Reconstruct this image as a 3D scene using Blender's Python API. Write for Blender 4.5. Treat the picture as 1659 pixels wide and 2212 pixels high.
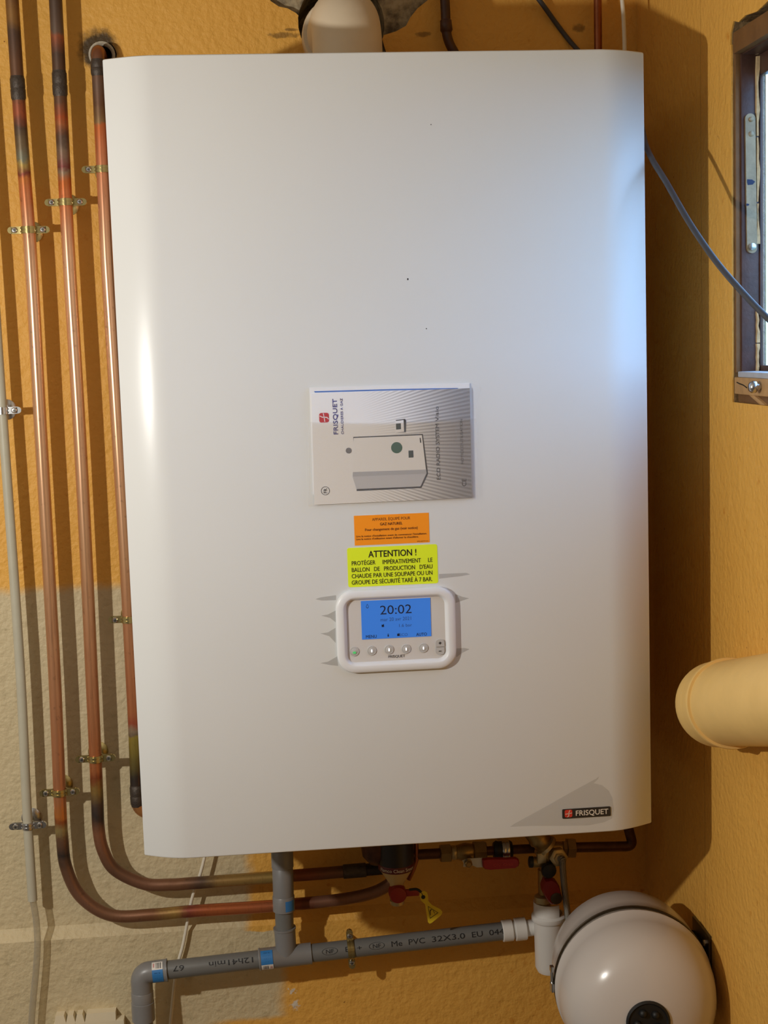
import bpy, bmesh, math, random
from mathutils import Vector, Matrix
random.seed(7)
sc = bpy.context.scene
for o in list(bpy.data.objects): bpy.data.objects.remove(o)

# ------------------------------------------------------------------ camera
W, H, F = 1659.0, 2212.0, 3100.0
YAW, PITCH, ROLL = math.radians(5.31), math.radians(6.68), math.radians(1.82)
CAM = Vector((0.0, -2.5, 1.6))
def cam_axes():
    cy, sy, cp, sp = math.cos(YAW), math.sin(YAW), math.cos(PITCH), math.sin(PITCH)
    f = Vector((sy*cp, cy*cp, -sp)); r = Vector((cy, -sy, 0)); d = f.cross(r)
    cr, sr = math.cos(ROLL), math.sin(ROLL)
    return cr*r + sr*d, -sr*r + cr*d, f
CX, CD, CF = cam_axes()
cd = bpy.data.cameras.new('camera'); cam = bpy.data.objects.new('camera', cd)
sc.collection.objects.link(cam); sc.camera = cam
m = Matrix((CX, -CD, -CF)).transposed().to_4x4(); m.translation = CAM
cam.matrix_world = m
cd.sensor_fit = 'VERTICAL'; cd.sensor_height = 24.0; cd.lens = 24.0*F/H; cd.clip_start = 0.05

# ------------------------------------------------------------------ world, lamp, exposure
w = bpy.data.worlds.new('sky'); sc.world = w; w.use_nodes = True
bg = w.node_tree.nodes['Background']
bg.inputs['Color'].default_value = (0.36, 0.57, 1.0, 1); bg.inputs['Strength'].default_value = 6.6
LAMP = Vector((-1.02, -1.48, 1.63))
ld = bpy.data.lights.new('cellar_lamp', 'POINT'); ld.energy = 59; ld.color = (1.0, 0.97, 0.90); ld.shadow_soft_size = 0.02
lo = bpy.data.objects.new('cellar_lamp', ld); lo.location = LAMP; sc.collection.objects.link(lo)
sc.view_settings.view_transform = 'Standard'; sc.view_settings.look = 'None'
sc.view_settings.exposure = 0.0; sc.view_settings.gamma = 1.0; sc.view_settings.use_curve_mapping = False

# ------------------------------------------------------------------ measuring: a pixel of the photograph seen on a plane of the room
def ray(px, py): return CX*((px-W/2)/F) + CD*((py-H/2)/F) + CF
def at(px, py, d=0.0):                       # d = distance out from the back wall
    r = ray(px, py); t = (-d-CAM.y)/r.y; return CAM + r*t
def atx(px, py, x):                          # on a plane parallel to the side wall
    r = ray(px, py); t = (x-CAM.x)/r.x; return CAM + r*t
def k(px, py, d): return (at(px+1, py, d)-at(px, py, d)).length   # metres per pixel there

# ------------------------------------------------------------------ materials
def lin(c): return tuple(((v/255)/12.92 if v/255 <= .04045 else ((v/255+.055)/1.055)**2.4) for v in c)
MATS = {}
class NT:
    def __init__(s, m): s.t = m.node_tree; s.n = s.t.nodes; s.l = s.t.links; s.b = s.n['Principled BSDF']
    def new(s, ty, **kw):
        n = s.n.new(ty)
        for a, v in kw.items(): setattr(n, a, v)
        return n
    def link(s, a, b): s.l.new(a, b)
    def math(s, op, a, b=None, c=None, clamp=False):
        n = s.new('ShaderNodeMath', operation=op); n.use_clamp = clamp
        for i, v in enumerate((a, b, c)):
            if v is None: continue
            if isinstance(v, (int, float)): n.inputs[i].default_value = v
            else: s.link(v, n.inputs[i])
        return n.outputs[0]
    def noise(s, vec, scale, detail=4, rough=.6):
        n = s.new('ShaderNodeTexNoise'); n.inputs['Scale'].default_value = scale; n.inputs['Detail'].default_value = detail
        n.inputs['Roughness'].default_value = rough
        if vec is not None: s.link(vec, n.inputs['Vector'])
        return n.outputs['Fac']
    def mix(s, fac, a, b):
        n = s.new('ShaderNodeMix', data_type='RGBA')
        for i, v in ((0, fac), (6, a), (7, b)):
            if isinstance(v, (int, float)): n.inputs[i].default_value = v
            elif isinstance(v, tuple): n.inputs[i].default_value = (*v[:3], 1)
            else: s.link(v, n.inputs[i])
        return n.outputs[2]
    def step(s, v, lo, hi):
        n = s.new('ShaderNodeMapRange', interpolation_type='SMOOTHSTEP')
        s.link(v, n.inputs[0]); n.inputs[1].default_value = lo; n.inputs[2].default_value = hi
        return n.outputs[0]
def newmat(name):
    m = bpy.data.materials.new(name); m.use_nodes = True; MATS[name] = m; return m, NT(m)
def pm(name, c, rough=.5, metal=0., var=.10, scale=18, bump=0., bscale=300, emit=None, es=1., spec=.5, coat=0.):
    m, t = newmat(name); c = lin(c)
    co = t.new('ShaderNodeTexCoord').outputs['Object']
    f = t.noise(co, scale)
    dk = tuple(v*(1-var*2) for v in c); lt = tuple(min(1, v*(1+var)) for v in c)
    t.link(t.mix(f, dk, lt), t.b.inputs['Base Color'])
    t.b.inputs['Roughness'].default_value = rough; t.b.inputs['Metallic'].default_value = metal
    t.b.inputs['Specular IOR Level'].default_value = spec; t.b.inputs['Coat Weight'].default_value = coat
    if bump:
        b = t.new('ShaderNodeBump'); b.inputs['Strength'].default_value = bump; b.inputs['Distance'].default_value = .001
        t.link(t.noise(co, bscale, 3), b.inputs['Height']); t.link(b.outputs[0], t.b.inputs['Normal'])
    if emit:
        t.b.inputs['Emission Color'].default_value = (*lin(emit), 1); t.b.inputs['Emission Strength'].default_value = es
    return m
def film(name, c, alpha, rough=.15):
    m = pm(name, c, rough, var=.02); NT(m).b.inputs['Alpha'].default_value = alpha; return m
def M(n): return MATS[n]

# ------------------------------------------------------------------ mesh building
class MB:
    def __init__(s): s.v = []; s.f = []; s.uv = {}
    def add(s, vs, fs):
        o = len(s.v); s.v += [Vector(v) for v in vs]; s.f += [tuple(i+o for i in f) for f in fs]; return s
    def box(s, c, size, rot=None, bev=0.):
        bm = bmesh.new(); bmesh.ops.create_cube(bm, size=1)
        for v in bm.verts: v.co = Vector((v.co.x*size[0], v.co.y*size[1], v.co.z*size[2]))
        if bev: bmesh.ops.bevel(bm, geom=bm.edges[:], offset=bev, segments=2, affect='EDGES', profile=.6)
        bm.verts.index_update(); R = rot or Matrix.Identity(3); c = Vector(c)
        s.add([c + R @ v.co for v in bm.verts], [[v.index for v in f.verts] for f in bm.faces]); bm.free(); return s
    def rings(s, rings, cap=True, close=True):
        n = len(rings[0]); o = len(s.v)
        for r in rings: s.v += [Vector(p) for p in r]
        for i in range(len(rings)-1):
            for j in range(n if close else n-1):
                a = o+i*n+j; b = o+i*n+(j+1) % n; s.f.append((a, b, b+n, a+n))
        if cap and close:
            s.f.append(tuple(o+j for j in reversed(range(n)))); s.f.append(tuple(o+(len(rings)-1)*n+j for j in range(n)))
        return s
    def lathe(s, c, axis, prof, seg=32, cap=True, phase=0):   # prof: (along, radius)
        a = Vector(axis).normalized(); u = a.orthogonal().normalized(); v = a.cross(u); c = Vector(c)
        return s.rings([[c + a*h + (u*math.cos(q) + v*math.sin(q))*max(r, 1e-5) for q in [2*math.pi*(j+phase)/seg for j in range(seg)]] for h, r in prof], cap)
    def tube(s, path, r, seg=20, cap=True):
        P = [Vector(p) for p in path]; n = len(P); rs = r if isinstance(r, (list, tuple)) else [r]*n
        T = [((P[min(i+1, n-1)]-P[max(i-1, 0)]).normalized()) for i in range(n)]
        u = Vector((0, 1, 0)); u = (u - T[0]*u.dot(T[0]))
        if u.length < .1: u = T[0].orthogonal()
        u.normalize(); rings = []; L = 0.; o = len(s.v)
        for i in range(n):
            u = (u - T[i]*u.dot(T[i])).normalized(); v = T[i].cross(u)
            rings.append([P[i] + (u*math.cos(q)+v*math.sin(q))*rs[i] for q in [2*math.pi*j/seg for j in range(seg)]])
            if i: L += (P[i]-P[i-1]).length
            for j in range(seg): s.uv[o+i*seg+j] = (j/seg, L)
        return s.rings(rings, cap)
    def poly(s, pts, off=Vector((0, 0, 0))):                  # a slab: polygon pushed back by off
        n = len(pts); P = [Vector(p) for p in pts]
        if off.length == 0: return s.add(P, [tuple(range(n))])
        return s.add(P + [p+off for p in P], [tuple(range(n)), tuple(reversed(range(n, 2*n)))] + [(i, i+n, (i+1) % n+n, (i+1) % n) for i in range(n)])
    def ribbon(s, pts, th, lo, hi, fr):                       # 2d polyline thickened, extruded between lo and hi; fr maps (x,y,z)
        n = len(pts); out = []
        for i in range(n):
            a = Vector(pts[max(i-1, 0)]); b = Vector(pts[min(i+1, n-1)]); t = (b-a).normalized(); nn = Vector((-t.y, t.x))
            p = Vector(pts[i]); out.append((p+nn*th/2, p-nn*th/2))
        return s.rings([[fr(a.x, a.y, lo), fr(b.x, b.y, lo), fr(b.x, b.y, hi), fr(a.x, a.y, hi)] for a, b in out])
def catmull(pts, n=10):
    P = [Vector(p) for p in pts]; P = [2*P[0]-P[1]] + P + [2*P[-1]-P[-2]]; out = []
    for i in range(1, len(P)-2):
        p0, p1, p2, p3 = P[i-1:i+3]
        for j in range(n):
            t = j/n
            out.append(.5*((2*p1)+(p2-p0)*t+(2*p0-5*p1+4*p2-p3)*t*t+(3*p1-p0-3*p2+p3)*t**3))
    out.append(P[-2]); return out
def fillet(pts, R, n=10):
    P = [Vector(p) for p in pts]; out = [P[0]]
    for i in range(1, len(P)-1):
        a = (P[i-1]-P[i]); b = (P[i+1]-P[i]); r = min(R, a.length*.49, b.length*.49); a.normalize(); b.normalize()
        for j in range(n+1):
            t = j/n; out.append((P[i]+a*r)*(1-t)**2 + P[i]*2*t*(1-t) + (P[i]+b*r)*t*t)
    out.append(P[-1]); return out

C = sc.collection; ORG = {}
def link(o, parent=None, org=None):
    C.objects.link(o)
    if parent: o.parent = parent
    ORG[o.name] = Vector(org)
def thing(name, label, cat, loc, group=None):
    o = bpy.data.objects.new(name, None); o.empty_display_size = .02; loc = Vector(loc); o.location = loc
    link(o, None, loc); return tag(o, label, cat, group)
def tag(o, label=None, cat=None, group=None, kind=None):
    for a, v in (('label', label), ('category', cat), ('group', group), ('kind', kind)):
        if v: o[a] = v
    return o
def obj(name, mb, mat, parent=None, label=None, org=None, smooth=40):
    vs = mb.v
    if parent is not None: og = ORG[parent.name]
    elif org is not None: og = Vector(org)
    else:
        og = Vector(((min(v.x for v in vs)+max(v.x for v in vs))/2, (min(v.y for v in vs)+max(v.y for v in vs))/2, min(v.z for v in vs)))
    me = bpy.data.meshes.new(name); me.from_pydata([v-og for v in vs], [], mb.f); me.validate()
    bm = bmesh.new(); bm.from_mesh(me); bmesh.ops.recalc_face_normals(bm, faces=bm.faces)
    if mb.uv:
        lay = bm.loops.layers.uv.new('uv'); bm.verts.ensure_lookup_table()
        for f in bm.faces:
            for l in f.loops: l[lay].uv = mb.uv.get(l.vert.index, (0, 0))
    bm.to_mesh(me); bm.free()
    me.materials.append(M(mat) if isinstance(mat, str) else mat)
    if smooth:
        me.polygons.foreach_set('use_smooth', [True]*len(me.polygons)); me.set_sharp_from_angle(angle=math.radians(smooth))
    o = bpy.data.objects.new(name, me)
    if parent is None: o.location = og
    link(o, parent, og)
    if label: o['label'] = label
    return o
def text2d(s, cap, width=None, bold=0., sub=0.):
    """flat lettering as (verts2d, faces), centred; cap = cap height, width = total width"""
    def mk(st):
        cu = bpy.data.curves.new('t', 'FONT'); cu.body = st; cu.size = 1; cu.resolution_u = 3
        ob = bpy.data.objects.new('t', cu); C.objects.link(ob); dg = bpy.context.evaluated_depsgraph_get()
        me = bpy.data.meshes.new_from_object(ob.evaluated_get(dg)); bpy.data.objects.remove(ob); bpy.data.curves.remove(cu)
        r = [v.co.copy() for v in me.vertices], [tuple(p.vertices) for p in me.polygons]; bpy.data.meshes.remove(me); return r
    hv = mk('H')[0]; h = max(v.y for v in hv)
    vs, fs = mk(s); x0 = min(v.x for v in vs); x1 = max(v.x for v in vs)
    sy = cap/h; sx = (width/(x1-x0)) if width else sy
    vs = [Vector(((v.x-(x0+x1)/2)*sx, (v.y-h/2)*sy, 0)) for v in vs]
    if bold:
        n0 = len(vs); b_ = bold*sy*.5; v0, f0 = vs, fs; vs, fs = [], []
        for q, (ex, ey) in enumerate(((-b_, 0), (b_, 0), (0, b_), (0, -b_))):
            vs += [Vector((v.x+ex, v.y+ey, q*6e-5)) for v in v0]; fs += [tuple(i+q*n0 for i in f) for f in f0]
    if sub:
        bm = bmesh.new(); bv = [bm.verts.new(v) for v in vs]
        for f in fs:
            try: bm.faces.new([bv[i] for i in f])
            except ValueError: pass
        y = min(v.y for v in vs)+sub
        while y < max(v.y for v in vs):
            bmesh.ops.bisect_plane(bm, geom=bm.verts[:]+bm.edges[:]+bm.faces[:], plane_co=(0, y, 0), plane_no=(0, 1, 0)); y += sub
        bm.verts.index_update(); vs = [v.co.copy() for v in bm.verts]; fs = [tuple(v.index for v in f.verts) for f in bm.faces]; bm.free()
    return vs, fs
def put_text(mb, s, c, cap, width=None, bold=0., right=Vector((1, 0, 0)), up=Vector((0, 0, 1))):
    vs, fs = text2d(s, cap, width, bold); c = Vector(c); nz = right.cross(up)
    mb.add([c + right*v.x + up*v.y + nz*v.z for v in vs], fs)
def wrap_text(mb, s, c, axis, front, r, cap, width, bold=0.):
    """lettering wrapped on a cylinder; axis = reading direction"""
    a = Vector(axis).normalized(); f = Vector(front); f = (f-a*f.dot(a)).normalized(); u = -a.cross(f)
    vs, fs = text2d(s, cap, width, bold, .001)
    mb.add([Vector(c) + a*v.x + (f*math.cos(v.y/r) + u*math.sin(v.y/r))*(r+v.z) for v in vs], fs)
def arc_text(mb, s, c, axis, front, r, cap, width, bold=0.):
    """lettering running round a cylinder; axis = up"""
    a = Vector(axis).normalized(); f = Vector(front); f = (f-a*f.dot(a)).normalized(); u = -f.cross(a)
    vs, fs = text2d(s, cap, width, bold)
    mb.add([Vector(c) + a*v.y + (f*math.cos(v.x/r) + u*math.sin(v.x/r))*(r+v.z) for v in vs], fs)
def rrect(w, h, r, n=6):
    out = []
    for cx, cy, a0 in ((w/2-r, h/2-r, 0), (-w/2+r, h/2-r, 90), (-w/2+r, -h/2+r, 180), (w/2-r, -h/2+r, 270)):
        for j in range(n+1):
            a = math.radians(a0+90*j/n); out.append((cx+r*math.cos(a), cy+r*math.sin(a)))
    return out
X, Y, Z = Vector((1, 0, 0)), Vector((0, 1, 0)), Vector((0, 0, 1))

# ------------------------------------------------------------------ plain materials
pm('panel_white', (219, 220, 219), .30, var=.015, scale=4, spec=.4)
pm('casing_white', (215, 212, 205), .5)
pm('bezel_white', (228, 228, 230), .32, var=.01)
pm('face_grey', (212, 208, 205), .4, var=.02)
pm('button_grey', (190, 188, 186), .3, var=.04, scale=60)
pm('led_white', (240, 240, 255), .3, emit=(255, 255, 255), es=.9)
pm('led_green', (90, 200, 120), .3, emit=(80, 220, 120), es=.25)
pm('lcd_blue', (30, 70, 140), .3, var=.03, emit=(58, 118, 198), es=.72)
pm('ink_black', (18, 16, 18), .6, var=.0)
pm('ink_navy', (16, 30, 66), .6, var=.0)
pm('ink_navy_faint', (44, 82, 150), .6, var=.0)
pm('ink_grey', (110, 108, 112), .6, var=.0)
pm('ink_soft', (34, 32, 36), .6, var=.0)
pm('ink_blue', (50, 45, 130), .6, var=.0)
pm('ink_white', (225, 215, 200), .5, var=.0)
pm('ink_red', (190, 30, 40), .5, var=.0)
pm('ink_brown', (90, 44, 16), .6, var=.0)
pm('ink_green', (8, 84, 50), .5, var=.05)
pm('ink_dark_green', (28, 46, 32), .5, var=.05)
pm('paper_white', (236, 236, 238), .5, var=.01)
pm('paper_shade', (196, 198, 206), .5, var=.01)
pm('paper_side', (176, 178, 188), .5, var=.01)
pm('paper_blue', (60, 110, 190), .5, var=.02)
pm('badge_black', (38, 38, 40), .3, var=.03)
pm('badge_red', (205, 60, 48), .4, var=.03)
pm('sticker_orange', (255, 152, 24), .5, var=.02, scale=40)
pm('sticker_yellow', (230, 248, 40), .5, var=.02, scale=40)
film('sleeve_film', (226, 228, 236), .035, .10)
film('peel_film', (150, 146, 142), .15, .25)
film('sheet_film', (150, 146, 142), .08, .25)
pm('pvc_grey', (112, 112, 110), .38, var=.05, scale=30)
pm('pvc_fitting', (128, 127, 127), .35, var=.03)
pm('pvc_white', (232, 228, 222), .35, var=.03)
pm('label_blue', (50, 122, 190), .45, var=.03)
pm('label_white', (226, 222, 216), .5, var=.03)
pm('zinc_yellow', (196, 178, 120), .25, .9, var=.12, scale=60)
pm('zinc_silver', (205, 205, 205), .22, .95, var=.08, scale=60)
pm('conduit', (186, 180, 160), .45, var=.07, scale=30, bump=.15, bscale=80)
pm('cable_white', (226, 218, 200), .45, var=.05)
pm('cable_grey', (62, 62, 66), .5, var=.08, scale=60)
pm('cable_black', (44, 40, 34), .6, var=.1)
pm('flue_cream', (222, 205, 178), .45, var=.07, scale=12)
pm('duct_cream', (236, 196, 120), .5, var=.06, scale=20, bump=.15, bscale=60)
pm('vent_cream', (226, 212, 182), .5, var=.03)
pm('dark_hole', (26, 20, 14), .9, var=.2, scale=40)
pm('mortar_white', (190, 180, 160), .9, var=.2, scale=120, bump=.8, bscale=200)
pm('brown_paint', (74, 40, 26), .4, var=.25, scale=50, bump=.4, bscale=120)
pm('copper_old', (96, 62, 44), .45, .6, var=.4, scale=60, bump=.2, bscale=200)
pm('copper_thin', (150, 88, 56), .35, .8, var=.2, scale=60)
pm('solder_dark', (84, 74, 66), .5, .5, var=.3, scale=160, bump=.8, bscale=300)
pm('brass', (168, 138, 84), .35, .8, var=.2, scale=60)
pm('brass_light', (196, 176, 130), .35, .7, var=.15, scale=60)
pm('steel', (200, 200, 196), .3, .9, var=.1, scale=60)
pm('rubber_black', (22, 22, 22), .55, var=.15)
pm('filter_black', (34, 28, 24), .4, var=.1)
pm('filter_red', (92, 24, 24), .45, var=.05)
pm('filter_cream', (196, 168, 112), .4, var=.05)
pm('knob_red', (140, 28, 22), .4, var=.06)
pm('lever_red', (168, 26, 26), .4, var=.06)
pm('tag_yellow', (226, 196, 40), .45, var=.05)
pm('vessel_white', (204, 196, 190), .22, var=.02, scale=5)
pm('bracket_dark', (92, 82, 66), .35, .8, var=.2, scale=60)
pm('window_brown', (84, 56, 46), .45, var=.3, scale=40, bump=.4, bscale=120)
pm('window_jamb', (126, 88, 48), .6, var=.25, scale=30, bump=.5, bscale=120)
pm('wood_bare', (196, 152, 98), .7, var=.25, scale=40, bump=.5, bscale=120)
pm('putty', (206, 178, 134), .8, var=.3, scale=90, bump=.8, bscale=200)
pm('latch_metal', (160, 140, 108), .5, .2, var=.3, scale=50, bump=.4, bscale=100)
pm('sill_daylit', (188, 190, 196), .6, var=.15, scale=40)  # whitish blue-grey paints in the daylight falling on the sill top
pm('floor_concrete', (90, 84, 76), .85, var=.2, scale=8, bump=.5, bscale=60)
pm('ceiling_plaster', (190, 187, 180), .9, var=.08, scale=6)
pm('room_plaster', (172, 168, 162), .9, var=.08, scale=6)
pm('outdoor_ground', (120, 125, 95), .9, var=.2, scale=3)
m, t = newmat('pane_glass'); t.b.inputs['Transmission Weight'].default_value = 1; t.b.inputs['Roughness'].default_value = 0; t.b.inputs['IOR'].default_value = 1.01
g = t.new('ShaderNodeBsdfTransparent'); g.inputs[0].default_value = (.9, .96, .95, 1); gl = t.new('ShaderNodeBsdfGlossy'); gl.inputs['Roughness'].default_value = .02
mx = t.new('ShaderNodeMixShader'); mx.inputs[0].default_value = .06; t.link(g.outputs[0], mx.inputs[1]); t.link(gl.outputs[0], mx.inputs[2])
t.link(mx.outputs[0], t.n['Material Output'].inputs[0])
m, t = newmat('hose_clear')
g = t.new('ShaderNodeBsdfTransparent'); g.inputs[0].default_value = (.80, .78, .72, 1)
mx = t.new('ShaderNodeMixShader'); lw = t.new('ShaderNodeLayerWeight'); lw.inputs[0].default_value = .35
t.b.inputs['Base Color'].default_value = (.62, .58, .50, 1); t.b.inputs['Roughness'].default_value = .08
t.link(t.math('MULTIPLY_ADD', lw.outputs['Facing'], .5, .16), mx.inputs[0]); t.link(g.outputs[0], mx.inputs[1]); t.link(t.b.outputs[0], mx.inputs[2])
t.link(mx.outputs[0], t.n['Material Output'].inputs[0])
m, t = newmat('braid_steel')
uvn = t.new('ShaderNodeUVMap'); uvn.uv_map = 'uv'; sep = t.new('ShaderNodeSeparateXYZ'); t.link(uvn.outputs[0], sep.inputs[0])
a = t.math('SINE', t.math('ADD', t.math('MULTIPLY', sep.outputs[0], 62.83), t.math('MULTIPLY', sep.outputs[1], 2200)))
b = t.math('SINE', t.math('SUBTRACT', t.math('MULTIPLY', sep.outputs[0], 62.83), t.math('MULTIPLY', sep.outputs[1], 2200)))
h = t.math('MULTIPLY', a, b); t.link(t.mix(t.step(h, -.6, .6), lin((80, 76, 68)), lin((190, 184, 170))), t.b.inputs['Base Color'])
t.b.inputs['Metallic'].default_value = .85; t.b.inputs['Roughness'].default_value = .3
bn = t.new('ShaderNodeBump'); bn.inputs['Strength'].default_value = .6; bn.inputs['Distance'].default_value = .001; t.link(h, bn.inputs['Height']); t.link(bn.outputs[0], t.b.inputs['Normal'])

# ------------------------------------------------------------------ plaster of the walls: paint fields, bare patches, soot
XW = 0.697                                               # the side wall, just right of the boiler
def wall_material(name, back):
    m, t = newmat(name)
    co = t.new('ShaderNodeTexCoord').outputs['Object']; sp = t.new('ShaderNodeSeparateXYZ'); t.link(co, sp.inputs[0])
    x, y, z = sp.outputs
    n1 = t.noise(co, 3.0, 5); n2 = t.noise(co, 40, 4); n3 = t.noise(co, 130, 3)
    col = t.mix(n1, lin((222, 164, 70)), lin((232, 178, 88)))
    col = t.mix(t.step(n2, .62, .80), col, lin((206, 138, 50)))
    col = t.mix(t.step(t.noise(co, 90, 2), .74, .80), col, lin((120, 70, 26)))
    if back:
        wob = t.math('MULTIPLY', t.math('SUBTRACT', t.noise(co, 14, 5), .5), .05)
        zb = at(120, 1272, 0).z; x1 = at(535, 1900, 0).x; x2 = at(606, 2110, 0).x; zl = at(300, 2020, 0).z; zy = at(600, 2188, 0).z; xy = at(470, 2200, 0).x
        zz = t.math('ADD', z, t.math('MULTIPLY', wob, .5)); xx = t.math('ADD', x, wob)
        below = t.step(zz, zb+.012, zb-.012)
        up = t.step(zz, zl-.004, zl+.004)
        xb = t.math('ADD', t.math('MULTIPLY', up, x1-x2), x2)
        left = t.step(t.math('SUBTRACT', xx, xb), .014, -.014)
        low = t.math('MULTIPLY', t.step(zz, zy+.006, zy-.006), t.step(xx, xy-.03, xy+.03))
        mask = t.math('MULTIPLY', t.math('MULTIPLY', below, left), t.math('SUBTRACT', 1.0, low))
        bei = t.mix(n1, lin((196, 178, 140)), lin((212, 196, 160)))
        bei = t.mix(t.step(n2, .55, .8), bei, lin((178, 162, 126)))
        col = t.mix(mask, col, bei)
        # soot round the pipe's hole, smudges by the flue
        c = at(212, 106, 0)
        dx = t.math('SUBTRACT', x, c.x); dz = t.math('SUBTRACT', z, c.z)
        r = t.math('SQRT', t.math('ADD', t.math('MULTIPLY', dx, dx), t.math('MULTIPLY', dz, dz)))
        r = t.math('ADD', r, t.math('MULTIPLY', t.math('SUBTRACT', t.noise(co, 45, 5), .5), .035))
        col = t.mix(t.math('MULTIPLY', t.step(r, .040, .022), .93), col, lin((38, 34, 28)))
        for px, py, rx, rz in ((612, 76, .030, .006), (632, 64, .014, .003), (915, 74, .016, .005), (1250, 60, .012, .01)):
            c = at(px, py, 0)
            dx = t.math('DIVIDE', t.math('SUBTRACT', x, c.x), rx); dz = t.math('DIVIDE', t.math('SUBTRACT', z, c.z), rz)
            r = t.math('ADD', t.math('ADD', t.math('MULTIPLY', dx, dx), t.math('MULTIPLY', dz, dz)), t.math('MULTIPLY', t.math('SUBTRACT', t.noise(co, 70, 4), .5), 2.5))
            col = t.mix(t.math('MULTIPLY', t.step(r, 1.1, .2), .6), col, lin((70, 48, 24)))
        for px, py, rr in ((637, 2170, .012), (630, 2140, .008)):     # chipped white filler
            c = at(px, py, .015); dx = t.math('SUBTRACT', x, c.x); dz = t.math('SUBTRACT', z, c.z)
            r = t.math('SQRT', t.math('ADD', t.math('MULTIPLY', dx, dx), t.math('MULTIPLY', dz, dz)))
            r = t.math('ADD', r, t.math('MULTIPLY', t.math('SUBTRACT', t.noise(co, 120, 5), .5), .03))
            col = t.mix(t.step(r, rr*.8, rr*.4), col, lin((214, 204, 188)))
        # masonry where the plaster is broken away
        stone = t.mix(t.step(n2, .3, .7), lin((84, 72, 54)), lin((176, 160, 130)))
        col = t.mix(t.step(y, .0015, .003), col, stone)
    else:
        stone = t.mix(n2, lin((110, 84, 54)), lin((164, 134, 92)))
        yc = (atx(1509, 20, XW).y+atx(1527, 1985, XW).y)/2
        wv = t.math('ABSOLUTE', t.math('SUBTRACT', t.math('ADD', y, t.math('MULTIPLY', t.math('SUBTRACT', t.noise(co, 9, 2), .5), .006)), yc))
        col = t.mix(t.math('MULTIPLY', t.step(wv, .0011, .0004), .6), col, lin((96, 58, 22)))
        col = t.mix(t.step(x, XW+.0015, XW+.003), col, stone)
    t.link(col, t.b.inputs['Base Color']); t.b.inputs['Roughness'].default_value = .55; t.b.inputs['Specular IOR Level'].default_value = .3
    hgt = t.math('ADD', t.math('MULTIPLY', t.noise(co, 95, 3, .5), 1.0), t.math('MULTIPLY', t.noise(co, 22, 3), .9))
    b = t.new('ShaderNodeBump'); b.inputs['Strength'].default_value = .75; b.inputs['Distance'].default_value = .004
    t.link(hgt, b.inputs['Height']); t.link(b.outputs[0], t.b.inputs['Normal'])
wall_material('wall_back_paint', True); wall_material('wall_right_paint', False)

# ------------------------------------------------------------------ the room
FL, CE, LW, RW = 0.0, 2.42, -2.3, -5.2
def boolean(mb, cutters):
    a = obj('tmp_wall', mb, 'room_plaster', org=(0, 0, 0), smooth=0)
    for c in cutters:
        b = obj('tmp_cut', c, 'room_plaster', org=(0, 0, 0), smooth=0)
        md = a.modifiers.new('b', 'BOOLEAN'); md.operation = 'DIFFERENCE'; md.object = b; md.solver = 'EXACT'
    me = bpy.data.meshes.new_from_object(a.evaluated_get(bpy.context.evaluated_depsgraph_get()))
    out = MB(); out.add([v.co.copy() for v in me.vertices], [tuple(p.vertices) for p in me.polygons])
    for o in [o for o in bpy.data.objects if o.name.startswith('tmp_')]: bpy.data.objects.remove(o)
    return out
def slab(x0, x1, y0, y1, z0, z1): return MB().box(((x0+x1)/2, (y0+y1)/2, (z0+z1)/2), (x1-x0, y1-y0, z1-z0))
def struct(name, mb, mat, label, org=(0, 0, 0)): return tag(obj(name, mb, mat, org=org, smooth=0), label, None, None, 'structure')
# broken plaster round the flue, the flue's bore, the heating pipe's bore
chip = [(560, -60), (585, -4), (603, 8), (622, 12), (640, 22), (654, 36), (657, 58), (661, 84), (664, 112), (668, 150), (860, 150), (838, 112), (826, 72), (858, 62), (880, 50), (889, 32), (905, 12), (930, -8), (950, -70), (905, -112), (835, -138), (742, -122), (655, -134), (588, -108)]
cut1 = MB().poly([at(px, py, .02) for px, py in chip], Y*.034)
FLUE = at(742, 50, 0); FLUE_X = at(750, 90, .2).x
cut2 = MB().lathe((at(738, 40, 0).x, -.05, at(738, 48, 0).z), Y, [(0, .074), (.22, .074)], 28)
PC = at(210, 106, .046)
cut3 = MB().lathe((PC.x+.006, -.03, PC.z), Y, [(0, .0215), (.12, .0215)], 24)
struct('wall_back', boolean(slab(LW-.2, XW+.05, 0, .28, FL, CE), [cut1, cut2, cut3]), 'wall_back_paint', 'rough plaster back wall painted ochre yellow over beige')
# window opening in the side wall
wa = atx(1581, 500, XW); W0 = -wa.y; WZ1 = atx(1587, 66, XW).z; WZ0 = atx(1578, 868, XW).z; W1 = W0+.74
cutw = MB().box((XW+.15, -(W0+W1)/2, (WZ0+WZ1)/2), (.5, W1-W0, WZ1-WZ0))
cc = atx(1590, 70, XW)
cutn = MB().poly([Vector((XW-.02, -(W0-.004+q*.075), WZ1-.012+h)) for q, h in ((0, -.004), (.02, .012), (.18, .026), (.45, .020), (.8, .023), (1.4, .018), (2.2, .024), (3.4, .018), (5, .022), (5, -.004))], X*.05)
struct('wall_right', boolean(slab(XW, XW+.05, RW, 0, FL, CE), [cutw, cutn]), 'wall_right_paint', 'ochre yellow plaster side wall with the window')
struct('wall_left', slab(LW-.2, LW, RW, 0, FL, CE), 'room_plaster', 'plain plaster wall at the left end of the cellar')
struct('wall_front', slab(LW-.2, XW+.05, RW-.2, RW, FL, CE), 'room_plaster', 'plain plaster wall behind the photographer')
struct('floor', slab(LW-.2, XW+.05, RW-.2, .28, FL-.1, FL), 'floor_concrete', 'bare concrete cellar floor')
struct('ceiling', slab(LW-.2, XW+.05, RW-.2, .28, CE, CE+.12), 'ceiling_plaster', 'pale plaster cellar ceiling')
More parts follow.
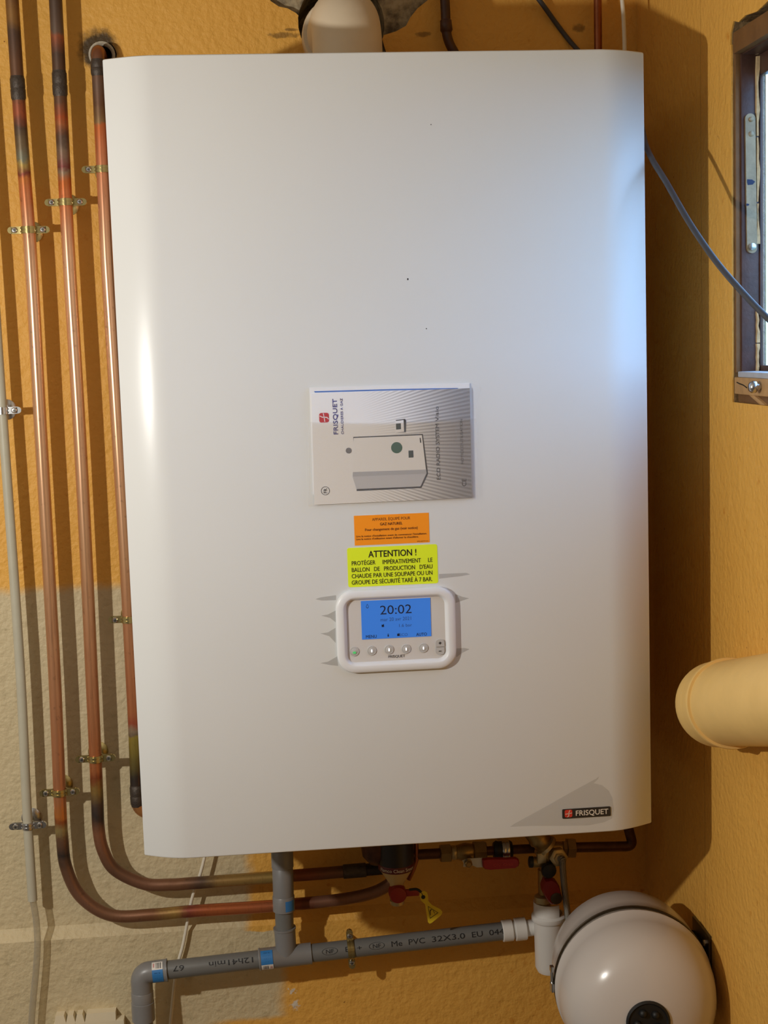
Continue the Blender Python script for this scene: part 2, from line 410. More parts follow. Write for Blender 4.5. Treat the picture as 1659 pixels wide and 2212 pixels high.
za, zb_ = at(300, 1988, 0).z, at(300, 2018, .016).z
struct('trim_1', MB().poly([(LW, 0, za), (LW, -.016, zb_), (LW, -.016, FL), (LW, 0, FL)], X*(XW-LW)), 'wall_back_paint', 'shallow sloped ledge where the lower wall stands proud')
struct('trim_2', slab(XW+.06, XW+8, RW-3, 3, FL+.9, FL+1.0), 'outdoor_ground', 'ground outside the cellar window')

# ------------------------------------------------------------------ the window
win = bpy.data.objects.new('window_1', None); win.location = (XW, -(W0+W1)/2, WZ0); link(win, None, win.location)
tag(win, 'old brown wooden window set in the ochre side wall', None, None, 'structure')
def wx(x): return XW+(x-XW)*.88
def wbox(name, mat, x0, x1, d0, d1, z0, z1, parent=win, bev=.0015, label=None):
    x0, x1 = wx(x0), wx(x1)
    return obj(name, MB().box(((x0+x1)/2, -(d0+d1)/2, (z0+z1)/2), (x1-x0, d1-d0, z1-z0), bev=bev), mat, parent, label)
ZS = atx(1600, 805, XW+.012).z
wbox('jamb', 'window_jamb', XW+.004, XW+.014, W0, W0+.006, ZS, WZ1-.02)
jb = wbox('jamb_board', 'window_brown', XW+.012, XW+.0415, W0+.001, W0+.010, ZS, WZ1-.03)
wbox('head_board', 'window_brown', XW+.014, XW+.09, W0+.010, W1, WZ1-.032, WZ1-.004)
wbox('soffit', 'window_jamb', XW+.001, XW+.016, W0+.004, W1, WZ1-.030, WZ1-.001)
wbox('stile', 'window_brown', XW+.0415, XW+.0468, W0+.001, W0+.0125, ZS+.002, WZ1-.032)
wbox('stile', 'window_brown', XW+.0415, XW+.054, W1-.05, W1, ZS+.002, WZ1-.032)
wbox('stile', 'window_brown', XW+.0415, XW+.054, (W0+W1)/2-.03, (W0+W1)/2+.03, ZS+.002, WZ1-.032)
wbox('rail', 'window_brown', XW+.0415, XW+.054, W0+.0125, W1-.05, WZ1-.06, WZ1-.032)
wbox('rail', 'window_brown', XW+.0415, XW+.054, W0+.0125, W1-.05, ZS+.002, ZS+.010)
wbox('pane', 'pane_glass', XW+.0472, XW+.0495, W0+.0125, (W0+W1)/2-.03, ZS+.010, WZ1-.06, bev=0)
wbox('pane', 'pane_glass', XW+.0472, XW+.0495, (W0+W1)/2+.03, W1-.05, ZS+.010, WZ1-.06, bev=0)
# flaking putty strip along the jamb
for ya, yb in ((108, 126), (130, 300), (303, 440), (444, 530), (668, 740), (742, 800)):
    a = atx(1635, ya, XW+.043).z; b = atx(1635, yb, XW+.043).z
    mb = MB(); n = 7
    ring = []
    for i in range(n):
        z = a+(b-a)*i/(n-1); e = .0035*random.random()
        x0, x1 = wx(XW+.0345)+.001*random.random(), wx(XW+.0425)-e; yy = -(W0+.010); th = .004+.002*random.random()
        ring.append([(x0, yy+.002, z), (x1, yy+.002, z), (x1-.001, yy-th, z), (x0+.001, yy-th*.8, z)])
    mb.rings(ring); obj('putty_strip', mb, 'putty', win)
# long latch bar on the jamb board
la, lb = atx(1611, 252, XW+.026), atx(1615, 549, XW+.026)
yl = -(W0+.0105)
bar = [(u, v) for u, v in rrect(.0145, la.z-lb.z, .007)]
cx_, cz_ = wx(XW+.0265), (la.z+lb.z)/2
lt = obj('latch_bar', MB().poly([(cx_+u+(-.0012*(v/(la.z-lb.z))*2), yl-.004, cz_+v) for u, v in bar], Y*.004), 'latch_metal', win, 'long worn metal hinge strap')
for py, r, h in ((264, .0035, .002), (295, .004, .001), (536, .005, .006)):
    p = atx(1613, py, XW+.0265)
    obj('rivet', MB().lathe((cx_, yl-.0035, p.z), -Y, [(0, r), (h, r), (h+.0012, r*.6)], 16), 'steel' if py > 500 else 'latch_metal', lt)
for py in (398, 398+48):
    p = atx(1613, py, XW+.0265); s = 1 if py == 398 else .4
    obj('paint_mark', MB().poly([(cx_+u*s-(0 if s == 1 else .005), yl-.0043, p.z+v*s) for u, v in ((-.006, .004), (.001, .0035), (.0055, .0005), (.002, -.0035), (-.005, -.004), (-.0062, 0))], Y*.0003), 'ink_navy', lt, 'dark blue paint mark')
# sill: top with daylight in its colour, bare wood board, brown lower part, wing knob
wbox('sill_top', 'sill_daylit', XW+.006, XW+.10, W0+.008, W1, ZS-.006, ZS+.002)
wbox('sill_board', 'wood_bare', XW+.002, XW+.03, W0+.003, W1, ZS-.030, ZS-.006)
wbox('sill_base', 'window_jamb', XW+.009, XW+.05, W0+.001, W1, WZ0-.004, ZS-.030)
kp = atx(1631, 836, XW-.006)
kn = obj('knob', MB().lathe((XW+.003, kp.y, kp.z), -X, [(0, .004), (.006, .0045), (.008, .008), (.013, .0085), (.017, .006), (.018, .003)], 14), 'zinc_silver', win, 'dull metal knob on the sill')
kq = atx(1616, 846, XW+.006); kr = atx(1660, 885, XW+.006)
obj('brace', MB().tube([kq+X*.002, kr+X*.002], .004, 8), 'wood_bare', win)
obj('crack', MB().tube([atx(px, py, XW+.0018) for px, py in ((1592, 826), (1598, 829), (1606, 832), (1614, 838))], .0009, 6), 'dark_hole', win)

# ------------------------------------------------------------------ the boiler
DF = .48
XL = (at(219, 122, DF-.022).x + at(314, 1852, DF-.022).x)/2; XR = (at(1394.5, 107, DF-.022).x + at(1404, 1783, DF-.022).x)/2
ZT = at(800, 112, DF).z; ZB = at(800, 1830, DF).z
boiler = thing('gas_boiler', 'large white wall-hung gas boiler with a small blue display', 'boiler', ((XL+XR)/2, -.25, ZB))
prof = [(XL, .43), (XL, DF-.024)]
for i in range(1, 13):
    q = i/12; prof.append((XL+.068*q, DF-.024+.024*math.sin(q*math.pi/2)))
pr2 = [(XL+XR-x, d) for x, d in reversed(prof)]
prof = prof+pr2
bm_p = MB()
def ringz(z, ins):
    cxm = (XL+XR)/2
    return [(cxm+(x-cxm)*(1-ins/.35), -(d-ins), z) for x, d in prof]
bm_p.rings([ringz(ZB, .0025), ringz(ZB+.0012, .0006), ringz(ZB+.003, 0), ringz(ZT-.003, 0), ringz(ZT-.0012, .0006), ringz(ZT, .0025)])
obj('front_panel', bm_p, 'panel_white', boiler, smooth=30)
obj('casing', MB().box(((XL+XR)/2, -.245, (ZT+ZB)/2), (XR-XL-.012, .37, ZT-ZB-.012), bev=.004), 'casing_white', boiler)
for z_ in (ZT-.12, ZB+.15): obj('wall_rail', MB().box(((XL+XR)/2, -.031, z_), (XR-XL-.15, .06, .05), bev=.002), 'bracket_dark', boiler)
def fr(px, py, e=0.): return at(px, py, DF+e)
KF = k(860, 1250, DF)
def ftext(mb, s, px, py, wpx, hpx, e, bold=0.): put_text(mb, s, fr(px, py, e), hpx*KF, wpx*KF if wpx else None, bold)
def frect(px, py, wpx, hpx, e0, e1, r=0., tilt=0.):
    c = fr(px, py, e1); pts = rrect(wpx*KF, hpx*KF, r) if r else [(wpx*KF/2, hpx*KF/2), (-wpx*KF/2, hpx*KF/2), (-wpx*KF/2, -hpx*KF/2), (wpx*KF/2, -hpx*KF/2)]
    ct, st = math.cos(tilt), math.sin(tilt)
    return MB().poly([c + X*(u*ct-v*st) + Z*(u*st+v*ct) for u, v in pts], Y*(e1-e0))
# control panel
cp_c = fr(855.5, 1359, 0)
bz = MB(); ow, oh = 257*KF, 180*KF
def rr(w_, h_, r_, e): return [cp_c + X*u + Z*v - Y*e for u, v in rrect(w_, h_, r_, 8)]
bz.rings([rr(ow, oh, .026, -.0005), rr(ow, oh, .026, .006), rr(ow-.004, oh-.004, .024, .008), rr(ow-.019, oh-.019, .018, .0085), rr(ow-.022, oh-.022, .016, .0080), rr(ow-.030, oh-.030, .011, .0020), rr(ow-.030, oh-.030, .011, -.0005)], cap=False)
n_ = len(rr(ow, oh, .026, 0)); bz.f += [(j, (j+1) % n_, 6*n_+(j+1) % n_, 6*n_+j) for j in range(n_)]
bezel = obj('control_bezel', bz, 'bezel_white', boiler, 'rounded white frame of the control panel', smooth=50)
obj('face_plate', MB().poly([cp_c + X*u + Z*v - Y*.0022 for u, v in rrect(ow-.0295, oh-.0295, .010)], Y*.0022), 'face_grey', bezel)
scr = obj('display', frect(855.8, 1336.5, 150, 84, .0020, .0030), 'lcd_blue', boiler, 'lit blue display reading 20:02')
E2 = .0033
tx = MB(); ftext(tx, '20:02', 855, 1316.5, 68, 19, E2)
obj('clock_digits', tx, 'ink_navy', scr)
tx = MB(); ftext(tx, 'mar 20 avr 2021', 855, 1337, 66, 7.5, E2); ftext(tx, '1.6 bar', 876, 1350.5, 28, 6.5, E2); ftext(tx, 'ECO', 872, 1371, 17, 6, E2)
obj('faint_lettering', tx, 'ink_navy_faint', scr)
for s_, x_, y_, w_ in (('MENU', 802, 1375, 23), ('i', 838.6, 1372, 3), ('AUTO', 910.5, 1370, 23)):
    tx = MB(); ftext(tx, s_, x_, y_, w_, 6.5, E2, .02); obj('menu_lettering', tx, 'ink_navy', scr)
for px, py in ((826.5, 1351.5), (860, 1371)):
    c = fr(px, py, E2); tx = MB()
    for u, v, a, b in ((.5, -.6, 5, 5), (1.8, 1.6, 1.8, 3), (-1.4, 1.2, 1.2, 2.4)):
        tx.poly([c + X*(u+s*a/2)*KF + Z*(v+q*b/2)*KF for s, q in ((-1, -1), (1, -1), (1, 1), (-1, 1))])
    obj('tap_icon', tx, 'ink_navy', scr)
tx = MB()
c = fr(793.5, 1309.5, E2)
ou = [(0, 5), (2.3, 1), (3, -1.5), (1.8, -4), (0, -4.6), (-1.8, -4), (-3, -1.5), (-2.3, 1)]
for i in range(8):
    a, b = ou[i], ou[(i+1) % 8]; q = .72
    tx.poly([c + X*u*KF + Z*v*KF for u, v in (a, b, (b[0]*q, b[1]*q), (a[0]*q, a[1]*q))])
obj('flame_icon', tx, 'ink_navy', scr)
for i, (bx, by) in enumerate(((437, 1315), (592, 1308), (747, 1298), (900, 1292), (1055, 1283))):
    px, py = 660+bx/4.1475, 1090+by/4.1475; c = fr(px, py, .0021)
    bt = obj('push_button', MB().lathe(c, -Y, [(0, 10.5*KF), (.0012, 10.2*KF), (.0016, 8.6*KF), (.0012, 8*KF), (.0022, 4*KF), (.0025, .0003)], 28), 'button_grey', boiler, 'push button with green light' if i == 0 else None)
    mb = MB()
    if i: mb.poly([c - Y*.0028 + X*u*KF + Z*v*KF for u, v in rrect(2.6, 6.5, 1.2, 3)], Y*.0006)
    else:
        mb.poly([c - Y*.0028 + X*u*KF + Z*(v-2)*KF for u, v in rrect(7, 5, 2.2, 3)], Y*.0006)
    obj('indicator', mb, 'led_white' if i else 'led_green', bt)
for py, s, r in ((1389, '+', 1), (1406.5, '\u2212', -1)):
    c = fr(950.6, py, .0042); hw, hh, rb = 9.6*KF, 8.2*KF, 8*KF
    pts = [(-hw, -hh*r), (hw, -hh*r)] + [(hw-rb+rb*math.cos(a), (hh-rb+rb*math.sin(a))*r) for a in [math.pi/2*j/6 for j in range(7)]] + [(-hw+rb-rb*math.sin(a), (hh-rb+rb*math.cos(a))*r) for a in [math.pi/2*j/6 for j in range(7)]]
    bt = obj('rocker_key', MB().poly([c + X*u + Z*v for u, v in pts], Y*.002), 'button_grey', boiler)
    tx = MB(); c2 = c-Y*.0003
    tx.box(c2, (6*KF, .0003, 1.6*KF))
    if s == '+': tx.box(c2, (1.6*KF, .0003, 6*KF))
    obj('sign', tx, 'ink_soft', bt)
tx = MB(); ftext(tx, 'FRISQUET', 857, 1417.5, 36, 5.5, .0026, .03); obj('maker_lettering', tx, 'ink_grey', bezel)
# stickers
st = obj('orange_sticker', frect(846.5, 1143, 161, 64, 0, .0004), 'sticker_orange', boiler, 'orange gas type sticker')
tx = MB(); e = .0006
ftext(tx, 'APPAREIL ÉQUIPÉ POUR', 845, 1120.5, 82, 6, e); ftext(tx, 'GAZ NATUREL', 845, 1131, 48, 5.6, e, .025); ftext(tx, 'Pour changement de gaz (voir notice)', 845.5, 1142, 113, 5.4, e, .008)
ftext(tx, "Lire la notice d'installation avant de commencer l'installation.", 846, 1155.5, 152, 3.8, e, .008); ftext(tx, "Lire la notice d'utilisation avant d'allumer la chaudière.", 837, 1162, 134, 3.8, e, .008)
ftext(tx, 'PM 60777-21', 913, 1169, 23, 2.6, e)
obj('lettering', tx, 'ink_brown', st)
st = obj('yellow_sticker', frect(848.5, 1222, 194, 85, 0, .0004, .003), 'sticker_yellow', boiler, 'fluorescent yellow warning sticker')
tx = MB(); ftext(tx, 'ATTENTION !', 847.5, 1195, 103, 13.5, e, .03)
for s, y in (('PROTÉGER     IMPÉRATIVEMENT     LE', 1213), ("BALLON   DE   PRODUCTION   D'EAU", 1227.3), ('CHAUDE PAR UNE SOUPAPE OU UN', 1240.8), ('GROUPE DE SÉCURITÉ TARÉ À 7 BAR.', 1254.6)): ftext(tx, s, 847.2, y, 174, 9, e, .012)
obj('lettering', tx, 'ink_black', st)
# maker's badge and the torn remains of protective film
def logo(mb_bg, mb_fg, c, sz, right, up, e):
    mb_bg.poly([c + right*u + up*v - Y*e for u, v in rrect(sz, sz, sz*.22)], Y*.0002)
    for pts in (((-.42, -.02), (.05, .03), (.46, .10), (.46, .03), (.05, -.04), (-.42, -.10)), ((-.20, -.46), (-.02, -.28), (.02, .20), (.16, .46), (.24, .44), (.10, .18), (.07, -.30), (-.10, -.48))):
        mb_fg.poly([c + right*u*sz + up*v*sz - Y*(e+.0003) for u, v in pts])
badge = obj('brand_badge', frect(1267, 1755.5, 109, 21.5, 0, .0012, .0018), 'badge_black', boiler, 'black maker badge with red emblem')
fg, bgd = MB(), MB(); logo(bgd, fg, fr(1228, 1757.3, .0012), 17*KF, X, Z, .0003); ftext(fg, 'FRISQUET', 1279, 1754.5, 73, 11.5, .0015, .03)
obj('emblem', bgd, 'badge_red', badge); obj('lettering', fg, 'ink_white', badge)
def px_poly(pts, ox=0, oy=0, s=1., e=.0005): return MB().poly([fr(ox+x/s, oy+y/s, e) for x, y in pts], Y*.0003)
for pts in (((90, 848), (130, 832), (274, 812), (274, 856), (150, 860)), ((140, 995), (200, 985), (268, 950), (270, 1055), (220, 1015)), ((133, 1155), (200, 1145), (268, 1105), (270, 1240), (215, 1180)), ((133, 1420), (200, 1408), (284, 1360), (292, 1445), (220, 1438)),
            ((1475, 625), (1440, 612), (1196, 622), (1196, 664), (1400, 640)), ((1465, 840), (1400, 825), (1338, 800), (1346, 880)), ((1470, 1295), (1420, 1285), (1346, 1290), (1350, 1370), (1400, 1330))):
    obj('film_shred', px_poly(pts, 660, 1090, 4.1475), 'peel_film', boiler)
fl = [(1102, 1786), (1112, 1779), (1180, 1742), (1240, 1708), (1288, 1682), (1294, 1677), (1292, 1683), (1282, 1692), (1300, 1696), (1315, 1708), (1323, 1724), (1326, 1750), (1322, 1768), (1306, 1776), (1270, 1783), (1210, 1784), (1150, 1784)]
obj('film_sheet', px_poly(fl), 'sheet_film', boiler, 'crinkled leftover protective film behind the badge')
obj('film_flap', MB().poly([at(px, py, DF-.004) for px, py in ((1272, 1788), (1352, 1781), (1344, 1795), (1318, 1796), (1280, 1799))], Y*.0003), 'sleeve_film', boiler)
for px, py, r in ((881, 603, 2.4), (921, 710, 1.5), (931, 269, 1.4)):
    obj('speck', MB().poly([fr(px, py, .0003)+X*r*KF*math.cos(a)*.7+Z*r*KF*math.sin(a) for a in [j*math.pi/3 for j in range(6)]]), 'ink_soft', boiler)

# ------------------------------------------------------------------ the manual in its sleeve
man = thing('user_manual', 'grey and white boiler manual in a clear sleeve on the white panel', 'manual', fr(850, 1090, 0))
def b5(x, y, e): return fr(640+x/3.95, 800+y/3.95, e)
lf = obj('back_leaflet', MB().poly([b5(x, y, .0022) for x, y in ((112, 148), (1478, 108), (1484, 1000), (140, 1060))], Y*.0016), 'paper_white', man)
obj('blue_edge', MB().poly([b5(x, y, .0024) for x, y in ((150, 178), (800, 160), (1380, 150), (1380, 160), (800, 172), (160, 190))]), 'paper_blue', lf)
m, t = newmat('cover_print')
co = t.new('ShaderNodeTexCoord').outputs['Object']; sp = t.new('ShaderNodeSeparateXYZ'); t.link(co, sp.inputs[0])
og = ORG[man.name]; fc = b5(-300, 640, 0)-og; kc = (b5(1000, 600, 0)-b5(0, 600, 0)).length/1000; cl = b5(0, 640, 0)-og
dx = t.math('SUBTRACT', sp.outputs[0], fc.x); dz = t.math('SUBTRACT', sp.outputs[2], fc.z)
ang = t.math('ARCTAN2', dz, dx); stp = t.step(t.math('SINE', t.math('MULTIPLY', ang, 330)), -.5, .5)
u_ = t.math('DIVIDE', t.math('SUBTRACT', sp.outputs[0], cl.x), kc)       # crop units from the left
v_ = t.math('DIVIDE', t.math('SUBTRACT', sp.outputs[2], cl.z), kc)
amt = t.step(t.math('ADD', u_, t.math('MULTIPLY', t.math('ABSOLUTE', v_), .35)), 560, 1250)
tone = t.mix(t.step(u_, 800, 1500), lin((238, 238, 240)), lin((150, 150, 154)))
t.link(t.mix(t.math('MULTIPLY', stp, t.math('MULTIPLY', amt, .48)), tone, lin((100, 100, 104))), t.b.inputs['Base Color']); t.b.inputs['Roughness'].default_value = .4
cv = obj('cover', MB().poly([b5(x, y, .0042) for x, y in ((128, 200), (1480, 152), (1500, 1087), (155, 1148))], Y*.0018), 'cover_print', man)
EC = .0046
def cpoly(pts, e=EC): return MB().poly([b5(x, y, e) for x, y in pts])
def circ(x, y, r, e=EC, n=28, r2=None):
    P = [(x+r*math.cos(2*math.pi*j/n), y+r*math.sin(2*math.pi*j/n)) for j in range(n)]
    if r2 is None: return cpoly(P, e)
    Q = [(x+r2*math.cos(2*math.pi*j/n), y+r2*math.sin(2*math.pi*j/n)) for j in range(n)]
    mb = MB()
    for j in range(n): mb.poly([b5(*q, e) for q in (P[j], P[(j+1) % n], Q[(j+1) % n], Q[j])])
    return mb
RT, UP = Z, -X                                              # the print reads from the bottom up
def ctext(mb, s, x, y, ln, cap, bold=0., e=EC): put_text(mb, s, b5(x, y, e), cap*kc, ln*kc, bold, RT, UP)
fg, bgd = MB(), MB(); logo(bgd, fg, b5(237, 404, .0044), 82*kc, RT, UP, .0002); obj('emblem', bgd, 'ink_red', cv); obj('emblem_mark', fg, 'paper_white', cv)
tx = MB(); ctext(tx, 'FRISQUET', 332, 395, 300, 36, .03); ctext(tx, 'CHAUDIERES A GAZ', 389, 392, 304, 19, .012); obj('maker_lettering', tx, 'ink_blue', cv)
for a_ in (('ECO RADIO SYSTEM', 1208, 695, 480, 30, .008), ('NOTICE D\'UTILISATION', 1412, 608, 384, 22), ('Visio', 1200, 372, 128, 30)):
    tx = MB(); ctext(tx, *a_); obj('title_lettering', tx, 'ink_soft', cv)
tx = circ(248, 1028, 37, r2=33); ctext(tx, 'FR', 248, 1028, 40, 28, .03); obj('language_mark', tx, 'ink_black', cv)
tx = MB(); ctext(tx, 'CE', 1432, 957, 64, 36, .01); obj('conformity_mark', tx, 'ink_black', cv)
obj('picture_shadow', cpoly(((486, 568), (1080, 543), (1124, 884), (1068, 1004), (515, 1030), (515, 1012)), EC-.0001), 'ink_soft', cv)
obj('picture_front', cpoly(((490, 577), (1072, 553), (1110, 880), (480, 905)), EC+.0001), 'paper_white', cv)
obj('picture_side', cpoly(((480, 905), (1110, 880), (1060, 990), (513, 1013)), EC+.0001), 'paper_shade', cv)
obj('picture_band', cpoly(((484, 868), (1108, 846), (1112, 882), (480, 907)), EC+.0002), 'paper_side', cv)
obj('picture_knob', circ(447, 685, 25), 'ink_grey', cv)
obj('picture_dot', circ(857, 660, 48, EC+.0003), 'ink_green', cv)
obj('picture_screen', cpoly(((957, 685), (998, 683), (1001, 743), (959, 746)), EC+.0003), 'ink_dark_green', cv)
obj('picture_slot', cpoly(((1052, 577), (1061, 575), (1067, 617), (1057, 619)), EC+.0003), 'ink_black', cv)
obj('remote_shadow', cpoly(((850, 424), (928, 414), (938, 430), (934, 528), (850, 534)), EC), 'ink_soft', cv)
obj('remote_body', cpoly(((845, 432), (915, 424), (920, 524), (845, 534)), EC+.0001), 'paper_white', cv)
obj('remote_screen', cpoly(((850, 455), (892, 451), (894, 502), (852, 506)), EC+.0002), 'ink_dark_green', cv)
slv = MB()
slv.poly([b5(x, y, .0060) for x, y in ((108, 150), (1490, 112), (1580, 147), (1540, 300), (1532, 420), (1552, 1098), (300, 1140), (110, 1162))], Y*.0003)
slv.poly([b5(x, y, .0068) for x, y in ((80, 440), (640, 448), (900, 444), (1538, 410), (1550, 1100), (105, 1165))], Y*.0003)
obj('sleeve', slv, 'sleeve_film', man, 'clear plastic sleeve')

# ------------------------------------------------------------------ pipe clamps
CL_N = [0]
def clamp(label, c, r, mat, axis=Z, dwall=.046, group='pipe clamps', ear=.0165, screw_mat=None):
    T = thing('pipe_clamp', label, 'clamp', c, group); c = Vector(c); a = Vector(axis).normalized(); s = a.cross(Y).normalized()*-1 if abs(a.dot(Z)) < .5 else X
    s = (s - a*s.dot(a)).normalized(); fdir = -Y; fdir = (fdir-a*fdir.dot(a)).normalized()
    def fm(x, y, z): return c + s*x + fdir*y + a*z
    R = r+.0014; h = .0058
    def half(sg):
        pts = [(-R-ear, sg*.0022), (-R-.004, sg*.0022)] + [(-R*math.cos(q), sg*R*math.sin(q)) for q in [math.pi*(.07+.86*j/16) for j in range(17)]] + [(R+.004, sg*.0022), (R+ear, sg*.0022)]
        return pts
    for sg, nm in ((1, 'front_strap'), (-1, 'rear_strap')):
        mb = MB().ribbon(half(sg), .0018, -h, h, fm)
        st = obj(nm, mb, mat, T)
        if sg == 1:
            arc = [(-(R+.0012)*math.cos(q), (R+.0012)*math.sin(q)) for q in [math.pi*(.1+.8*j/14) for j in range(15)]]
            obj('rib', MB().ribbon(arc, .0016, -.0042, -.0015, fm).ribbon(arc, .0016, .0015, .0042, fm), mat, st)
    for sx in (-1, 1):
        p = fm(sx*(R+ear-.0058), .0032, 0)
        sc_ = obj('screw', MB().lathe(p, fdir, [(0, .0048), (.0016, .0048), (.0032, .0034), (.0034, .0005)], 16), screw_mat or 'zinc_silver', T)
        obj('slot', MB().box(p+fdir*.0034, (.0042, .0006, .0009)).box(p+fdir*.0034, (.0009, .0006, .0042)), 'bracket_dark', sc_)
        obj('ear_pad', MB().lathe(fm(sx*(R+ear), 0, 0), fdir, [(-.0031, .0056), (.0031, .0056)], 18), mat, T)
    obj('stud', MB().tube([fm(0, -R, 0), fm(0, -dwall+.004, 0)], .0035, 10), mat, T)
    obj('rosette', MB().lathe(Vector((c.x, 0, c.z)), -Y, [(0, .0175), (.0015, .0175), (.004, .013), (.0055, .007), (.0055, .004)], 28), mat, T)
    return T

# ------------------------------------------------------------------ copper pipes
DP, RP = .046, .0108
def copper(name, path, stops):
    """heat-tinted copper: colour follows the length of the pipe"""
    m, t = newmat(name)
    L = [0.]
    for i in range(1, len(path)): L.append(L[-1]+(path[i]-path[i-1]).length)
    def sl(px, py, d=DP):
        p = at(px, py, d); i = min(range(len(path)), key=lambda i: (path[i]-p).length); return L[i]/L[-1]
    uvn = t.new('ShaderNodeUVMap'); uvn.uv_map = 'uv'; sep = t.new('ShaderNodeSeparateXYZ'); t.link(uvn.outputs[0], sep.inputs[0])
    co = t.new('ShaderNodeTexCoord').outputs['Object']
    v = t.math('DIVIDE', sep.outputs[1], L[-1])
    v = t.math('ADD', v, t.math('MULTIPLY', t.math('SUBTRACT', t.noise(co, 45, 4), .5), .016))
    cr = t.new('ShaderNodeValToRGB'); t.link(v, cr.inputs[0])
    el = cr.color_ramp.elements; st = sorted((sl(px, py), c) for px, py, c in stops)
    while len(el) > 1: el.remove(el[-1])
    for i, (p, c) in enumerate(st):
        e = el[0] if i == 0 else el.new(min(1, p)); e.position = p; e.color = (*lin(c), 1)
    mp = t.new('ShaderNodeMapping'); mp.inputs['Scale'].default_value = (1, 1, .06); t.link(co, mp.inputs[0])
    streak = t.noise(mp.outputs[0], 260, 3)
    bl = t.noise(co, 80, 4)
    col = t.mix(t.math('MULTIPLY', t.step(streak, .5, .8), .35), cr.outputs[0], lin((110, 66, 44)))
    col = t.mix(t.math('MULTIPLY', t.step(bl, .60, .75), .35), col, lin((74, 50, 36)))
    t.link(col, t.b.inputs['Base Color'])
    clean = t.new('ShaderNodeSeparateColor'); t.link(cr.outputs[0], clean.inputs[0])
    t.link(t.math('MULTIPLY_ADD', clean.outputs[0], .20, .45, True), t.b.inputs['Metallic'])
    t.link(t.math('MULTIPLY_ADD', clean.outputs[0], -.25, .44, True), t.b.inputs['Roughness'])
    return m
BLK, DKB, BRN, RED, ORG_, CU, YEL, TEA, PNK = (52, 46, 42), (84, 66, 56), (112, 80, 60), (136, 70, 40), (204, 126, 62), (236, 188, 150), (164, 144, 92), (128, 130, 112), (136, 96, 74)
A_px = [(9.6, -255), (26, 0), (45, 280), (66.7, 560), (86, 900), (103.5, 1200), (119, 1480), (130, 1740), (134.5, 1812), (143, 1874), (175, 1937), (240, 1977), (330, 1976), (420, 1968), (590, 1957), (730, 1944), (800, 1930), (838, 1912), (850, 1896)]
B_px = [(106, -255), (120, 0), (135, 300), (149, 560), (170, 900), (186, 1200), (199, 1480), (209, 1700), (213, 1790), (224, 1840), (250, 1880), (312, 1909), (370, 1911), (420, 1907.5), (590, 1895), (730, 1884), (826, 1876)]
A = catmull([at(*p, DP) for p in A_px], 8); B = catmull([at(*p, DP) for p in B_px], 8)
pA = thing('copper_pipe', 'outer copper pipe curving right into the lowest copper run', 'pipe', A[0], 'heating pipes')
obj('tube', MB().tube(A, RP), copper('copper_a', A, [(26, 0, (120, 84, 56)), (28, 30, (150, 110, 60)), (32, 60, DKB), (38, 150, BRN), (45, 225, BRN), (48, 252, (168, 92, 64)), (50, 275, DKB), (52, 320, (120, 100, 74)), (54, 345, (190, 165, 90)), (55, 356, TEA), (56, 366, (130, 40, 50)), (57, 375, ORG_), (60, 420, (214, 130, 84)), (66, 560, CU), (103, 1200, (200, 152, 112)), (128, 1715, (190, 124, 84)), (131, 1755, ORG_), (132, 1775, RED), (133, 1788, YEL), (135, 1815, BRN), (138, 1840, BLK), (143, 1874, BRN), (175, 1937, PNK), (240, 1977, (132, 94, 70)), (330, 1976, (128, 86, 58)), (385, 1970, (170, 136, 74)), (412, 1968, (132, 66, 54)), (450, 1966, (186, 104, 60)), (580, 1957, (180, 104, 66)), (660, 1950, (110, 60, 40)), (690, 1947, (124, 86, 68)), (838, 1912, (142, 102, 78))]), pA)
pB = thing('copper_pipe', 'middle copper pipe curving right into the upper copper run', 'pipe', B[0], 'heating pipes')
obj('tube', MB().tube(B, RP), copper('copper_b', B, [(120, 0, DKB), (122, 60, (110, 92, 80)), (124, 90, (170, 96, 66)), (127, 130, DKB), (132, 225, BRN), (134, 252, (188, 112, 68)), (136, 270, (180, 88, 50)), (137, 290, DKB), (138, 330, (140, 116, 96)), (139, 360, TEA), (140, 374, (126, 54, 54)), (141, 386, (200, 108, 50)), (144, 425, (214, 128, 80)), (149, 560, CU), (186, 1200, (200, 152, 112)), (207, 1650, (184, 112, 68)), (209, 1680, RED), (209, 1692, (150, 120, 64)), (211, 1735, DKB), (213, 1765, BLK), (214, 1800, (146, 98, 70)), (250, 1880, BRN), (312, 1909, PNK), (400, 1909, (130, 92, 66)), (440, 1906, DKB), (480, 1903, (160, 128, 76)), (585, 1896, (166, 136, 76)), (640, 1891, (140, 76, 50)), (730, 1884, BRN), (760, 1881, BLK)]), pB)
C_path = fillet([Vector((PC.x, .10, PC.z)), PC, at(231, 560, DP), at(271, 1200, DP), at(290, 1560, DP), at(297, 1757, DP), at(420, 1750, DP)], .026, 12)
C_path = [C_path[0]] + [C_path[0].lerp(C_path[1], .5)] + C_path[1:]
full = []
for a, b in zip(C_path, C_path[1:]):
    n = max(1, int((b-a).length/.03))
    full += [a.lerp(b, i/n) for i in range(n)]
C_path = full+[C_path[-1]]
pC = thing('copper_pipe', 'copper pipe beside the boiler coming out of a sooty hole in the wall', 'pipe', PC, 'heating pipes')
